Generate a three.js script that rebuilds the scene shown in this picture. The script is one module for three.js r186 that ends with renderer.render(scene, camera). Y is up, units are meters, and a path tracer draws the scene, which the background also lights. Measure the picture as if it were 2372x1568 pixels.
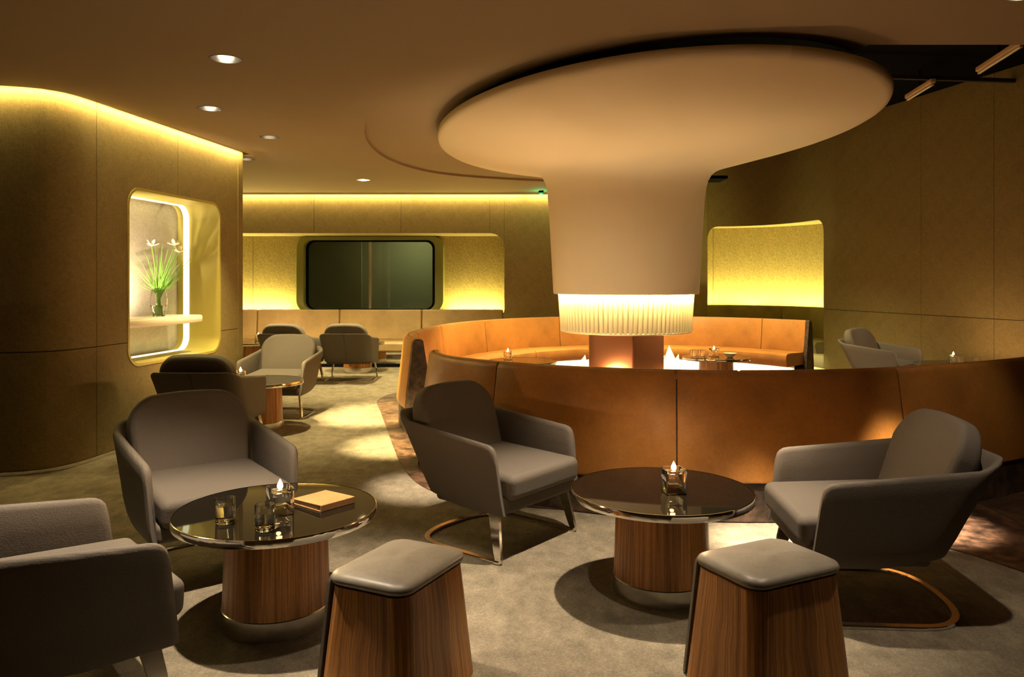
import * as THREE from 'three';
import { RoundedBoxGeometry } from 'three/addons/geometries/RoundedBoxGeometry.js';
import { mergeGeometries, toCreasedNormals, mergeVertices } from 'three/addons/utils/BufferGeometryUtils.js';
import { RectAreaLightUniformsLib } from 'three/addons/lights/RectAreaLightUniformsLib.js';
import { Brush, Evaluator, SUBTRACTION } from 'three-bvh-csg';

// ------------------------------------------------------------------ camera, renderer, exposure
const renderer = new THREE.WebGLRenderer({ antialias: true });
renderer.toneMapping = THREE.LinearToneMapping;
renderer.toneMappingExposure = 1.0;
renderer.shadowMap.enabled = true;
renderer.shadowMap.type = THREE.PCFSoftShadowMap;
RectAreaLightUniformsLib.init();
const scene = new THREE.Scene();
scene.background = new THREE.Color(0x000000);
const F = 1800, IMGW = 2372, IMGH = 1568;
const camera = new THREE.PerspectiveCamera(2 * Math.atan(IMGH / 2 / F) * 180 / Math.PI, IMGW / IMGH, 0.05, 60);
camera.position.set(0, 1.45, 0);
camera.lookAt(0, 1.45, -10);
camera.setViewOffset(IMGW, IMGH, 0, 134, IMGW, IMGH);   // shifted lens: level camera, horizon above the middle
scene.add(camera);

// ------------------------------------------------------------------ light levels (lamps of the place and the added ones)
const LV = {
  down: 28, cove: 240, coveBack: 260, alcove: 480, nicheLed: 6, nicheSpot: 6, fringe: 430, under: 90, fire: 2.6, candle: 1.0, addedRingSpot: 46, backRoom: 16, uplight: 5.2,
};
const WARM = new THREE.Color(1, 0.80, 0.55), GOLD = new THREE.Color(1, 0.80, 0.36), YEL = new THREE.Color(1, 0.75, 0.26), LIME = new THREE.Color(1, 0.86, 0.27), WHITE = new THREE.Color(1, 0.80, 0.55), FLAME = new THREE.Color(1, 0.58, 0.26);

// ------------------------------------------------------------------ helpers
const H = 2.874, HV = 3.95;                       // low ceiling, high dark ceiling on the one side
const P3 = (X, D, y = 0) => new THREE.Vector3(X, y, -D);
let seed = 7;
const rnd = () => { seed = (seed * 16807) % 2147483647; return (seed - 1) / 2147483646; };
const used = {};
function numbered(n) { used[n] = (used[n] || 0) + 1; return used[n] === 1 ? n : n + '_' + String(used[n] - 1).padStart(3, '0'); }
function mesh(name, geo, mat, parent) {
  const m = new THREE.Mesh(geo, mat); m.name = name; m.castShadow = m.receiveShadow = true;
  if (parent) parent.add(m);
  return m;
}
function tag(o, label, category, group) { o.userData.label = label; o.userData.category = category; if (group) o.userData.group = group; return o; }
function thing(name, label, category, pos = [0, 0, 0], turn = 0, group) {
  const g = new THREE.Group(); g.name = numbered(name); scene.add(g);
  g.position.set(...pos); g.rotation.y = turn;
  return tag(g, label, category, group);
}
function struct(name, label) { const g = new THREE.Group(); g.name = name; g.userData.kind = 'structure'; if (label) g.userData.label = label; scene.add(g); return g; }
function rectLight(name, c, dir, tan, w, h, color, intensity, parent = scene) {
  const l = new THREE.RectAreaLight(color, intensity, w, h); l.name = name;
  const z = dir.clone().normalize().negate(), x = tan.clone().normalize(), y = new THREE.Vector3().crossVectors(z, x).normalize();
  x.crossVectors(y, z).normalize();
  l.quaternion.setFromRotationMatrix(new THREE.Matrix4().makeBasis(x, y, z)); l.position.copy(c);
  parent.add(l); return l;
}
function spot(name, c, target, color, cd, angleDeg, pen, soft = 1.5, parent = scene) {
  const l = new THREE.SpotLight(color, cd, 0, angleDeg * Math.PI / 180, pen, 2); l.name = name; l.position.copy(c); l.castShadow = true; l.shadow.radius = soft;
  l.target.position.copy(target); parent.add(l); parent.add(l.target); l.target.name = name + '_target'; return l;
}
function point(name, c, color, cd, soft = 1, parent = scene) {
  const l = new THREE.PointLight(color, cd, 0, 2); l.name = name; l.position.copy(c); l.castShadow = true; l.shadow.radius = soft; parent.add(l); return l;
}
// grid of points -> geometry; rows[i][j] Vector3, uv from fn or metres along
function grid(rows, uv, closedU = false) {
  const pos = [], uvs = [], idx = [], n = rows.length, m = rows[0].length;
  for (let i = 0; i < n; i++) for (let j = 0; j < m; j++) { const p = rows[i][j]; pos.push(p.x, p.y, p.z); const q = uv ? uv(i, j, p) : [j / (m - 1), i / (n - 1)]; uvs.push(q[0], q[1]); }
  for (let i = 0; i < n - 1; i++) for (let j = 0; j < m - 1 + (closedU ? 1 : 0); j++) { const a = i * m + j, b = i * m + (j + 1) % m, c = a + m, d = b + m; idx.push(a, b, d, a, d, c); }
  const g = new THREE.BufferGeometry();
  g.setAttribute('position', new THREE.Float32BufferAttribute(pos, 3)); g.setAttribute('uv', new THREE.Float32BufferAttribute(uvs, 2)); g.setIndex(idx); g.computeVertexNormals();
  return g;
}
// closed cross-section loops lofted, both ends capped
function loft(loops, uvScale = 1, crease = 0.6) {
  const n = loops.length, m = loops[0].length, pos = [], uvs = [], idx = [];
  let per = [0]; for (let j = 0; j < m; j++) per.push(per[j] + loops[0][j].distanceTo(loops[0][(j + 1) % m]));
  let len = 0;
  for (let i = 0; i < n; i++) {
    if (i) len += loops[i][0].distanceTo(loops[i - 1][0]);
    for (let j = 0; j <= m; j++) { const p = loops[i][j % m]; pos.push(p.x, p.y, p.z); uvs.push(len * uvScale, per[j] * uvScale); }
  }
  const M1 = m + 1;
  for (let i = 0; i < n - 1; i++) for (let j = 0; j < m; j++) { const a = i * M1 + j, b = a + 1, c = a + M1, d = c + 1; idx.push(a, b, d, a, d, c); }
  for (const [i, flip] of [[0, true], [n - 1, false]]) {
    const L = loops[i], c = new THREE.Vector3(); L.forEach(p => c.add(p)); c.multiplyScalar(1 / m);
    const ax = L[1].clone().sub(L[0]).normalize(); const nn = new THREE.Vector3(); for (let j = 0; j < m; j++) nn.add(new THREE.Vector3().crossVectors(L[j].clone().sub(c), L[(j + 1) % m].clone().sub(c))); nn.normalize();
    const ay = new THREE.Vector3().crossVectors(nn, ax);
    const flat = L.map(p => new THREE.Vector2(p.clone().sub(c).dot(ax), p.clone().sub(c).dot(ay)));
    const tris = THREE.ShapeUtils.triangulateShape(flat, []), base = pos.length / 3;
    L.forEach((p, j) => { pos.push(p.x, p.y, p.z); uvs.push(flat[j].x * uvScale, flat[j].y * uvScale); });
    for (const t of tris) flip ? idx.push(base + t[0], base + t[2], base + t[1]) : idx.push(base + t[0], base + t[1], base + t[2]);
  }
  let g = new THREE.BufferGeometry();
  g.setAttribute('position', new THREE.Float32BufferAttribute(pos, 3)); g.setAttribute('uv', new THREE.Float32BufferAttribute(uvs, 2)); g.setIndex(idx);
  return crease ? toCreasedNormals(g, crease) : (g.computeVertexNormals(), g);
}
function boxUV(g, s = 1) {       // metres, chosen by the face's direction
  g = g.index ? g.toNonIndexed() : g; const p = g.attributes.position, n = g.attributes.normal, uv = new Float32Array(p.count * 2);
  for (let t = 0; t < p.count; t += 3) {
    const ax = Math.abs(n.getX(t) + n.getX(t + 1) + n.getX(t + 2)), ay = Math.abs(n.getY(t) + n.getY(t + 1) + n.getY(t + 2)), az = Math.abs(n.getZ(t) + n.getZ(t + 1) + n.getZ(t + 2));
    for (let k = t; k < t + 3; k++) {
      const x = p.getX(k), y = p.getY(k), z = p.getZ(k);
      const [u, v] = ay >= ax && ay >= az ? [x, z] : ax >= az ? [z, y] : [x, y];
      uv[k * 2] = u * s; uv[k * 2 + 1] = v * s;
    }
  }
  g.setAttribute('uv', new THREE.BufferAttribute(uv, 2)); return g;
}
const rbox = (w, h, d, r, x = 0, y = 0, z = 0, seg = 3) => boxUV(new RoundedBoxGeometry(w, h, d, seg, r).translate(x, y, z));
const box = (w, h, d, x = 0, y = 0, z = 0) => boxUV(new THREE.BoxGeometry(w, h, d).translate(x, y, z));
function shapeFrom(pts) { const s = new THREE.Shape(); pts.forEach(([x, y], i) => i ? s.lineTo(x, y) : s.moveTo(x, y)); s.closePath(); return s; }
function rrPath(cls, x0, y0, x1, y1, r) {
  const s = new cls(); s.moveTo(x0 + r, y0); s.lineTo(x1 - r, y0); s.absarc(x1 - r, y0 + r, r, -Math.PI / 2, 0, false); s.lineTo(x1, y1 - r); s.absarc(x1 - r, y1 - r, r, 0, Math.PI / 2, false);
  s.lineTo(x0 + r, y1); s.absarc(x0 + r, y1 - r, r, Math.PI / 2, Math.PI, false); s.lineTo(x0, y0 + r); s.absarc(x0 + r, y0 + r, r, Math.PI, 1.5 * Math.PI, false); return s;
}
// plan polygon in (X, D) -> horizontal slab from y0 to y1
function slab(pts, y0, y1, holes = []) {
  const s = shapeFrom(pts); for (const h of holes) { const p = new THREE.Path(); h.forEach(([x, y], i) => i ? p.lineTo(x, y) : p.moveTo(x, y)); p.closePath(); s.holes.push(p); }
  const g = new THREE.ExtrudeGeometry(s, { depth: y1 - y0, bevelEnabled: false, curveSegments: 8 }); g.rotateX(-Math.PI / 2); g.translate(0, y0, 0); return boxUV(g);
}
const circlePts = (X, D, r, n = 24) => Array.from({ length: n }, (_, i) => [X + r * Math.cos(i / n * 2 * Math.PI), D + r * Math.sin(i / n * 2 * Math.PI)]);

// ------------------------------------------------------------------ textures (colour, grain and fine relief only)
function noiseTable(n, s) { let q = s; const t = new Float32Array(n * n); for (let i = 0; i < n * n; i++) { q = (q * 16807) % 2147483647; t[i] = q / 2147483647; } return t; }
const NT = noiseTable(256, 1234567);
function vnoise(x, y, px, py) {            // periodic value noise
  const xi = Math.floor(x), yi = Math.floor(y), fx = x - xi, fy = y - yi, sx = fx * fx * (3 - 2 * fx), sy = fy * fy * (3 - 2 * fy);
  const g = (a, b) => NT[(((b % py) + py) % py & 255) * 256 + (((a % px) + px) % px & 255)];
  return (g(xi, yi) * (1 - sx) + g(xi + 1, yi) * sx) * (1 - sy) + (g(xi, yi + 1) * (1 - sx) + g(xi + 1, yi + 1) * sx) * sy;
}
function fbm(u, v, fx, fy, oct = 4) { let a = 0.5, s = 0, t = 0; for (let o = 0; o < oct; o++) { s += a * vnoise(u * fx, v * fy, fx, fy); t += a; a *= 0.55; fx = Math.min(256, fx * 2); fy = Math.min(256, fy * 2); } return s / t; }
function tex(size, fn, srgb, repeat = 1) {
  const d = new Uint8Array(size * size * 4);
  for (let y = 0; y < size; y++) for (let x = 0; x < size; x++) { const c = fn(x / size, y / size), k = (y * size + x) * 4; for (let i = 0; i < 3; i++) d[k + i] = Math.max(0, Math.min(255, Math.round((Array.isArray(c) ? c[i] : c) * 255))); d[k + 3] = 255; }
  const t = new THREE.DataTexture(d, size, size); t.wrapS = t.wrapT = THREE.RepeatWrapping; t.magFilter = THREE.LinearFilter; t.minFilter = THREE.LinearMipmapLinearFilter; t.generateMipmaps = true;
  if (srgb) t.colorSpace = THREE.SRGBColorSpace; t.repeat.set(repeat, repeat); t.needsUpdate = true; return t;
}
const lin = (r, g, b) => new THREE.Color().setRGB(r, g, b);
const grey = (v) => [v, v, v];
const linenT = tex(512, (u, v) => { const a = vnoise(u * 256, v * 24, 256, 24), b = vnoise(u * 24, v * 256, 24, 256), c = fbm(u, v, 6, 6, 3); return grey(0.86 + 0.13 * (a - 0.5) + 0.13 * (b - 0.5) + 0.07 * (c - 0.5)); }, true, 2);
const fabricT = tex(512, (u, v) => { const a = vnoise(u * 256, v * 90, 256, 90), b = vnoise(u * 90, v * 256, 90, 256); return grey(0.88 + 0.10 * (a - 0.5) + 0.10 * (b - 0.5)); }, true, 6);
const linenB = tex(512, (u, v) => { const a = vnoise(u * 256, v * 64, 256, 64), b = vnoise(u * 64, v * 256, 64, 256); return (a + b) / 2; }, false, 3);
const feltT = tex(512, (u, v) => { const a = vnoise(u * 200, v * 200, 200, 200), c = fbm(u, v, 40, 40, 3); return grey(0.8 + 0.34 * (c - 0.5) + 0.26 * (a - 0.5)); }, true, 2.2);
const carpetT = tex(1024, (u, v) => { const a = vnoise(u * 250, v * 250, 250, 250), b = fbm(u, v, 7, 9, 5), c = fbm(u + 0.37, v, 30, 18, 3); return grey(0.78 + 0.22 * (b - 0.5) + 0.22 * (c - 0.5) + 0.16 * (a - 0.5)); }, true, 0.7);
const carpetB = tex(512, (u, v) => vnoise(u * 250, v * 250, 250, 250), false, 2.4);
const stoneT = tex(1024, (u, v) => { const b = fbm(u, v, 9, 9, 5), c = fbm(v, u, 26, 26, 4), d = vnoise(u * 180, v * 180, 180, 180); const t = 0.62 + 1.2 * (b - 0.5) * 0.8 + 0.7 * (c - 0.5) + 0.12 * (d - 0.5); return [t, t * 0.93, t * 0.88]; }, true, 1);
const leatherT = tex(512, (u, v) => { const b = fbm(u, v, 5, 5, 4), c = vnoise(u * 120, v * 120, 120, 120); return grey(0.84 + 0.26 * (b - 0.5) + 0.06 * (c - 0.5)); }, true, 0.8);
const leatherB = tex(512, (u, v) => fbm(u, v, 90, 90, 3), false, 3);
const woodT = tex(1024, (u, v) => {
  const a = vnoise(u * 256, v * 3, 256, 3), b = vnoise(u * 90, v * 2, 90, 2), c = vnoise(u * 24, v * 1, 24, 1), f = vnoise(u * 256, v * 40, 256, 40);
  const k = Math.min(1, Math.max(0, 0.5 + 0.7 * (a - 0.5) + 0.6 * (b - 0.5) + 0.4 * (c - 0.5) + 0.18 * (f - 0.5)));
  return [0.47 + 0.34 * k, 0.29 + 0.28 * k, 0.135 + 0.17 * k];
}, true, 1.6);
const plasterB = tex(256, (u, v) => fbm(u, v, 30, 30, 3), false, 1);

const std = (o) => new THREE.MeshStandardMaterial(o), phy = (o) => new THREE.MeshPhysicalMaterial(o);
const MT = {
  linen: std({ color: lin(0.29, 0.215, 0.075), map: linenT, bumpMap: linenB, bumpScale: 0.0008, roughness: 0.85, name: 'linen_wall' }),
  gap: std({ color: lin(0.03, 0.022, 0.012), roughness: 0.9, name: 'joint_backing' }),
  felt: std({ color: lin(0.42, 0.315, 0.11), map: feltT, roughness: 0.95, name: 'felt_panel' }),
  ceiling: std({ color: lin(0.30, 0.215, 0.125), roughness: 0.85, name: 'ceiling_paint' }),
  black: phy({ color: lin(0.006, 0.0055, 0.005), roughness: 1, specularIntensity: 0.05, name: 'black_paint' }),
  carpet: std({ color: lin(0.37, 0.315, 0.23), map: carpetT, bumpMap: carpetB, bumpScale: 0.004, roughness: 1, name: 'carpet' }),
  stone: phy({ color: lin(0.20, 0.125, 0.085), map: stoneT, roughness: 0.45, name: 'brown_stone' }),
  plinth: std({ color: lin(0.12, 0.085, 0.062), map: stoneT, roughness: 0.6, name: 'dark_stone' }),
  leather: phy({ color: lin(0.56, 0.235, 0.05), map: leatherT, bumpMap: leatherB, bumpScale: 0.0006, roughness: 0.42, name: 'tan_leather' }),
  creamLeather: phy({ color: lin(0.46, 0.31, 0.14), map: leatherT, bumpMap: leatherB, bumpScale: 0.0006, roughness: 0.45, name: 'cream_leather' }),
  oliveLeather: phy({ color: lin(0.30, 0.25, 0.09), map: leatherT, roughness: 0.5, name: 'olive_leather' }),
  grey: std({ color: lin(0.14, 0.117, 0.097), map: fabricT, bumpMap: linenB, bumpScale: 0.0006, roughness: 0.8, name: 'grey_fabric' }),
  greyLeather: phy({ color: lin(0.30, 0.265, 0.22), map: leatherT, roughness: 0.4, name: 'grey_leather' }),
  chrome: std({ color: lin(0.78, 0.76, 0.73), metalness: 1, roughness: 0.08, name: 'chrome' }),
  brushed: std({ color: lin(0.68, 0.65, 0.60), metalness: 1, roughness: 0.22, name: 'brushed_steel' }),
  mirror: std({ color: lin(0.75, 0.73, 0.68), metalness: 1, roughness: 0.04, name: 'mirror_plinth' }),
  blackGlass: phy({ color: lin(0.008, 0.007, 0.005), roughness: 0.03, ior: 1.45, name: 'black_glass' }),
  wood: phy({ color: 0xffffff, map: woodT, roughness: 0.38, name: 'wood_veneer' }),
  plaster: std({ color: lin(0.70, 0.55, 0.34), bumpMap: plasterB, bumpScale: 0.0008, roughness: 0.6, name: 'cream_plaster' }),
  ceramic: phy({ color: lin(0.68, 0.58, 0.40), roughness: 0.22, clearcoat: 0.5, name: 'cream_ceramic' }),
  copper: std({ color: lin(0.60, 0.29, 0.17), metalness: 1, roughness: 0.3, name: 'copper' }),
  hearth: std({ color: lin(0.42, 0.33, 0.24), map: stoneT, roughness: 0.7, name: 'hearth_stone' }),
  whitePaint: std({ color: lin(0.75, 0.68, 0.55), roughness: 0.4, name: 'white_lacquer' }),
  nichePaint: std({ color: lin(0.38, 0.32, 0.07), roughness: 0.6, name: 'niche_paint' }),
  nicheBack: std({ color: lin(0.42, 0.37, 0.29), map: linenT, roughness: 0.8, name: 'niche_back' }),
  greenFrame: std({ color: lin(0.17, 0.18, 0.035), roughness: 0.5, name: 'olive_frame' }),
  glass: phy({ color: 0xffffff, transmission: 1, thickness: 0.02, ior: 1.5, roughness: 0, name: 'clear_glass' }),
  pane: phy({ color: lin(0.68, 0.70, 0.58), transmission: 1, thickness: 0, roughness: 0.02, ior: 1.5, name: 'window_pane' }),
  water: phy({ color: lin(0.97, 0.99, 0.95), transmission: 1, thickness: 0.02, ior: 1.33, roughness: 0, name: 'water' }),
  wax: phy({ color: lin(0.85, 0.74, 0.55), roughness: 0.5, transmission: 0.3, thickness: 0, name: 'wax' }),
  flame: std({ color: 0x000000, emissive: new THREE.Color(1, 0.62, 0.25), emissiveIntensity: 14, name: 'candle_flame' }),
  fire: std({ color: 0x000000, emissive: new THREE.Color(1, 0.52, 0.16), emissiveIntensity: 6, name: 'fire_flame' }),
  ember: std({ color: 0x000000, emissive: new THREE.Color(1, 0.75, 0.4), emissiveIntensity: 6, name: 'lamp_glow' }),
  led: std({ color: 0x000000, emissive: new THREE.Color(1, 0.86, 0.42), emissiveIntensity: 3, name: 'led_glow' }),
  ledLime: std({ color: 0x000000, emissive: new THREE.Color(1, 0.95, 0.55), emissiveIntensity: 2.2, name: 'led_lime_glow' }),
  lampDisc: std({ color: 0x000000, emissive: new THREE.Color(1, 0.88, 0.66), emissiveIntensity: 5, name: 'downlight_glow' }),
  batten: std({ color: lin(0.7, 0.45, 0.28), roughness: 0.6, name: 'batten_metal' }),
  stem: std({ color: lin(0.13, 0.32, 0.03), roughness: 0.5, name: 'stem_green' }),
  petal: phy({ color: lin(0.85, 0.80, 0.62), roughness: 0.6, transmission: 0.3, thickness: 0, name: 'petal' }),
  menu: std({ color: lin(0.62, 0.33, 0.13), map: leatherT, roughness: 0.5, name: 'tan_menu_leather' }),
  paper: std({ color: lin(0.72, 0.55, 0.36), roughness: 0.8, name: 'page_paper' }),
  char: std({ color: lin(0.03, 0.025, 0.02), roughness: 0.9, name: 'burner_iron' }),
  green: std({ color: lin(0.02, 0.2, 0.06), emissive: new THREE.Color(0.05, 1, 0.35), emissiveIntensity: 0.8, name: 'green_signal' }),
  backRoom: std({ color: lin(0.30, 0.31, 0.19), roughness: 0.8, name: 'back_room_paint' }),
};
for (const k in MT) MT[k].side = THREE.DoubleSide;

// ------------------------------------------------------------------ plan paths
class Path2 {                                  // polyline in (X, D); n points into the room (right-hand side chosen by sign)
  constructor(pts, sign) { this.p = pts; this.sign = sign; this.s = [0]; for (let i = 1; i < pts.length; i++) this.s.push(this.s[i - 1] + Math.hypot(pts[i][0] - pts[i - 1][0], pts[i][1] - pts[i - 1][1])); this.len = this.s[this.s.length - 1]; }
  at(s, off = 0) {
    s = Math.max(0, Math.min(this.len, s)); let i = 1; while (i < this.s.length - 1 && this.s[i] < s) i++;
    const t = (s - this.s[i - 1]) / (this.s[i] - this.s[i - 1]), a = this.p[i - 1], b = this.p[i];
    const tan = (k) => { const q = this.p[Math.max(0, k - 1)], w = this.p[Math.min(this.p.length - 1, k + 1)], l = Math.hypot(w[0] - q[0], w[1] - q[1]); return [(w[0] - q[0]) / l, (w[1] - q[1]) / l]; };
    const ta = tan(i - 1), tb = tan(i), tx = ta[0] * (1 - t) + tb[0] * t, td = ta[1] * (1 - t) + tb[1] * t, l = Math.hypot(tx, td);
    const nx = this.sign * td / l, nd = -this.sign * tx / l;
    return { X: a[0] * (1 - t) + b[0] * t + nx * off, D: a[1] * (1 - t) + b[1] * t + nd * off, nx, nd, tx: tx / l, td: td / l };
  }
  near(X, D) { let best = 0, bd = 1e9; for (let i = 0; i <= 800; i++) { const s = this.len * i / 800, q = this.at(s), d = Math.hypot(q.X - X, q.D - D); if (d < bd) { bd = d; best = s; } } return best; }
}
function crv(pts, n = 8, curved = () => true) {    // smooth polyline through points
  const c = new THREE.CatmullRomCurve3(pts.map(([x, d]) => new THREE.Vector3(x, 0, d)), false, 'centripetal'); const out = [];
  for (let i = 0; i < pts.length - 1; i++) { const k = Math.hypot(pts[i + 1][0] - pts[i][0], pts[i + 1][1] - pts[i][1]) > 1.9 ? 1 : n; for (let j = 0; j < k; j++) { const q = c.getPoint((i + j / k) / (pts.length - 1)); out.push([q.x, q.z]); } }
  out.push(pts[pts.length - 1]); return out;
}
// a panel lying on a wall path: low(s) .. high(s), thickness th behind the face
function wallPanel(path, s0, s1, low, high, th = 0.02, face = 0, gap = 0.003, step = 0.1) {
  s0 += gap; s1 -= gap; const lo = typeof low === 'function' ? low : () => low, hi = typeof high === 'function' ? high : () => high;
  const n = Math.max(2, Math.ceil((s1 - s0) / step)), loops = [];
  for (let i = 0; i <= n; i++) {
    const s = s0 + (s1 - s0) * i / n, f = path.at(s, face), b = path.at(s, face - th), l = lo(s) + gap, h = hi(s) - gap, e = 0.003;
    const f2 = path.at(s, face - e);
    loops.push([P3(f2.X, f2.D, l), P3(f.X, f.D, l + e), P3(f.X, f.D, h - e), P3(f2.X, f2.D, h), P3(b.X, b.D, h), P3(b.X, b.D, l)]);
  }
  return loft(loops, 1, 0.5);
}
function pathLights(name, path, s0, s1, off, y, dir, width, color, intensity, maxLen, parent) {
  const n = Math.max(1, Math.round((s1 - s0) / maxLen));
  for (let i = 0; i < n; i++) {
    const a = s0 + (s1 - s0) * i / n, b = s0 + (s1 - s0) * (i + 1) / n, A = path.at(a, off), B = path.at(b, off), Pa = P3(A.X, A.D, y), Pb = P3(B.X, B.D, y);
    rectLight(name, Pa.clone().add(Pb).multiplyScalar(0.5), dir, Pb.clone().sub(Pa), Pa.distanceTo(Pb) * 0.98, width, color, intensity, parent);
  }
}
function ledStrip(path, s0, s1, off, y, w, t, name, mat, parent) {
  const n = Math.max(2, Math.ceil((s1 - s0) / 0.12)), loops = [];
  for (let i = 0; i <= n; i++) { const s = s0 + (s1 - s0) * i / n, a = path.at(s, off - w / 2), b = path.at(s, off + w / 2); loops.push([P3(a.X, a.D, y), P3(b.X, b.D, y), P3(b.X, b.D, y + t), P3(a.X, a.D, y + t)]); }
  return mesh(name, loft(loops, 1, 0.3), mat, parent);
}
const DOWN = new THREE.Vector3(0, -1, 0), UP = new THREE.Vector3(0, 1, 0);

// ================================================================== STRUCTURE
// ---- floor: carpet and brown stone walk round the ring
const floor = struct('floor', 'olive beige carpet and brown stone floor of the lounge');
mesh('carpet', slab([[-7.2, -2.7], [9.2, -2.7], [9.2, 15.6], [-7.2, 15.6]], -0.1, 0), MT.carpet, floor);
{
  const edge = crv([[-0.9, 10.6], [-1.5, 10.0], [-1.62, 9.4], [-1.48, 8.7], [-0.94, 6.37], [-0.62, 5.45], [-0.3, 5.12], [0.16, 4.95], [1.54, 4.66], [2.32, 4.24], [2.6, 3.75], [3.02, 3.05]], 10);
  mesh('stone_slab', slab([...edge, [3.027, 3.0], [3.027, 11.4], [-0.9, 11.4]], 0.0, 0.006), MT.stone, floor);
  mesh('stone_slab', slab([[3.033, 2.98], [5.6, 1.0], [7.6, 1.0], [5.88, 8.6], [5.3, 11.4], [3.033, 11.4]], 0.0, 0.006), MT.stone, floor);
}
// ---- left wall: rounded corner, straight run with niche, end
const leftPts = [...crv([[-7.2, 5.70], [-5.0, 5.72], [-4.3, 5.72], [-3.95, 5.735], [-3.70, 5.775], [-3.52, 5.86], [-3.42, 6.02], [-3.37, 6.25]], 8), [-3.31, 6.72], [-3.04, 8.78]];
const LP = new Path2(leftPts, 1);
const wallLeft = struct('wall_left', 'brown linen panelled wall with a rounded corner and a lit niche');
const sOf = (x) => { let best = 0, bd = 1e9; for (let i = 0; i <= 4000; i++) { const s = LP.len * i / 4000, q = LP.at(s), d = Math.abs(1186 + F * q.X / q.D - x); if (q.D < 9 && s > 2.4 && d < bd) { bd = d; best = s; } } return best; };
const sB = sOf(224), sC = sOf(412), sE = LP.len, JH = 0.915, TOP = 3.1;
{
  for (const [a, b] of [[0, 1.4], [1.4, 2.8], [2.8, sB]]) { mesh('panel', wallPanel(LP, a, b, 0.03, JH, 0.02), MT.linen, wallLeft); mesh('panel', wallPanel(LP, a, b, JH, TOP, 0.02), MT.linen, wallLeft); }
  // straight run in wall coordinates: x along, y up, z out of the wall
  const A = LP.at(sB), B = LP.at(sE), tan = new THREE.Vector3(B.X - A.X, 0, -(B.D - A.D)).normalize(), out = new THREE.Vector3(-tan.z, 0, tan.x);
  if (out.x < 0) out.negate();
  const basis = new THREE.Matrix4().makeBasis(tan, UP, out).setPosition(P3(A.X, A.D, 0));
  const W = Math.hypot(B.X - A.X, B.D - A.D), xC = sC - sB, n0 = 0.42, n1 = 1.98, h0 = 0.715, h1 = 2.25, R = 0.15, dep = 0.47;
  wallLeft.userData.basis = undefined;
  const ev = new Evaluator(); ev.useGroups = false;
  const cut = new Brush(new THREE.ExtrudeGeometry(rrPath(THREE.Shape, n0, h0, n1, h1, R), { depth: 2, bevelEnabled: false, curveSegments: 14 }).translate(0, 0, -1)); cut.updateMatrixWorld();
  for (const [x0, x1] of [[0, xC], [xC, W]]) for (const [y0, y1] of [[0.03, JH], [JH, TOP]]) {
    const b = new Brush(new THREE.BoxGeometry(x1 - x0 - 0.006, y1 - y0 - 0.006, 0.02).translate((x0 + x1) / 2, (y0 + y1) / 2, -0.01)); b.updateMatrixWorld();
    const g = toCreasedNormals(ev.evaluate(b, cut, SUBTRACTION).geometry.clone(), 0.5); g.clearGroups();
    mesh('panel', boxUV(g).applyMatrix4(basis), MT.linen, wallLeft);
  }
  // backing (thick) with the same opening; end return behind
  const bk = new Brush(new THREE.BoxGeometry(W, TOP, 0.12).translate(W / 2, TOP / 2, -0.081)); bk.updateMatrixWorld();
  mesh('backing', boxUV(toCreasedNormals(ev.evaluate(bk, cut, SUBTRACTION).geometry.clone(), 0.5)).applyMatrix4(basis), MT.gap, wallLeft);
  mesh('backing', wallPanel(LP, 0, sB, 0, TOP, 0.14, -0.021, 0), MT.gap, wallLeft);
  mesh('end_panel', box(4.3, TOP, 0.12, -3.04 - 2.16, TOP / 2, -8.72), MT.linen, wallLeft);
  const ch = wallPanel(LP, 0, sE, 0.0, 0.03, 0.025, 0.004, 0); const bb = mesh('baseboard_left', ch, MT.chrome, scene); bb.userData.kind = 'structure';
  // niche lining
  const niche = new THREE.Group(); niche.name = 'niche'; niche.applyMatrix4(basis); niche.userData.label = 'deep rounded niche with a glowing line of light'; wallLeft.add(niche);
  const ring = (i0, i1, z0, z1, name, mat) => { const s = rrPath(THREE.Shape, n0 - i0, h0 - i0, n1 + i0, h1 + i0, R + i0); s.holes.push(rrPath(THREE.Path, n0 + i1, h0 + i1, n1 - i1, h1 - i1, Math.max(0.02, R - i1))); return mesh(name, toCreasedNormals(new THREE.ExtrudeGeometry(s, { depth: z1 - z0, bevelEnabled: false, curveSegments: 14 }).translate(0, 0, z0), 0.5), mat, niche); };
  ring(0.02, 0.005, -0.34, 0.004, 'reveal', MT.nichePaint);
  ring(0.02, 0.012, -0.405, -0.34, 'led_strip', MT.ledLime);
  ring(0.02, 0.005, -dep, -0.40, 'reveal', MT.nichePaint);
  mesh('back_panel', box(n1 - n0 + 0.04, h1 - h0 + 0.04, 0.02, (n0 + n1) / 2, (h0 + h1) / 2, -dep - 0.01), MT.nicheBack, niche);
  const sh = new THREE.Shape(); sh.moveTo(n0 + 0.0, -0.03); sh.lineTo(1.50, -0.03); sh.absarc(1.62, -0.15, 0.12, Math.PI / 2, 0, true); sh.lineTo(1.74, -0.36); sh.lineTo(1.74, -dep + 0.01); sh.lineTo(n0, -dep + 0.01); sh.closePath();
  const sg = new THREE.ExtrudeGeometry(sh, { depth: 0.035, bevelEnabled: true, bevelThickness: 0.018, bevelSize: 0.018, bevelSegments: 4, curveSegments: 10 }); sg.rotateX(Math.PI / 2); sg.translate(0, 1.10 - 0.018, 0); sg.scale(1, 1, 1);
  const q = sg.attributes.position; for (let i = 0; i < q.count; i++) q.setZ(i, q.getZ(i)); 
  mesh('shelf', toCreasedNormals(sg, 0.6), MT.whitePaint, niche);
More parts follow.
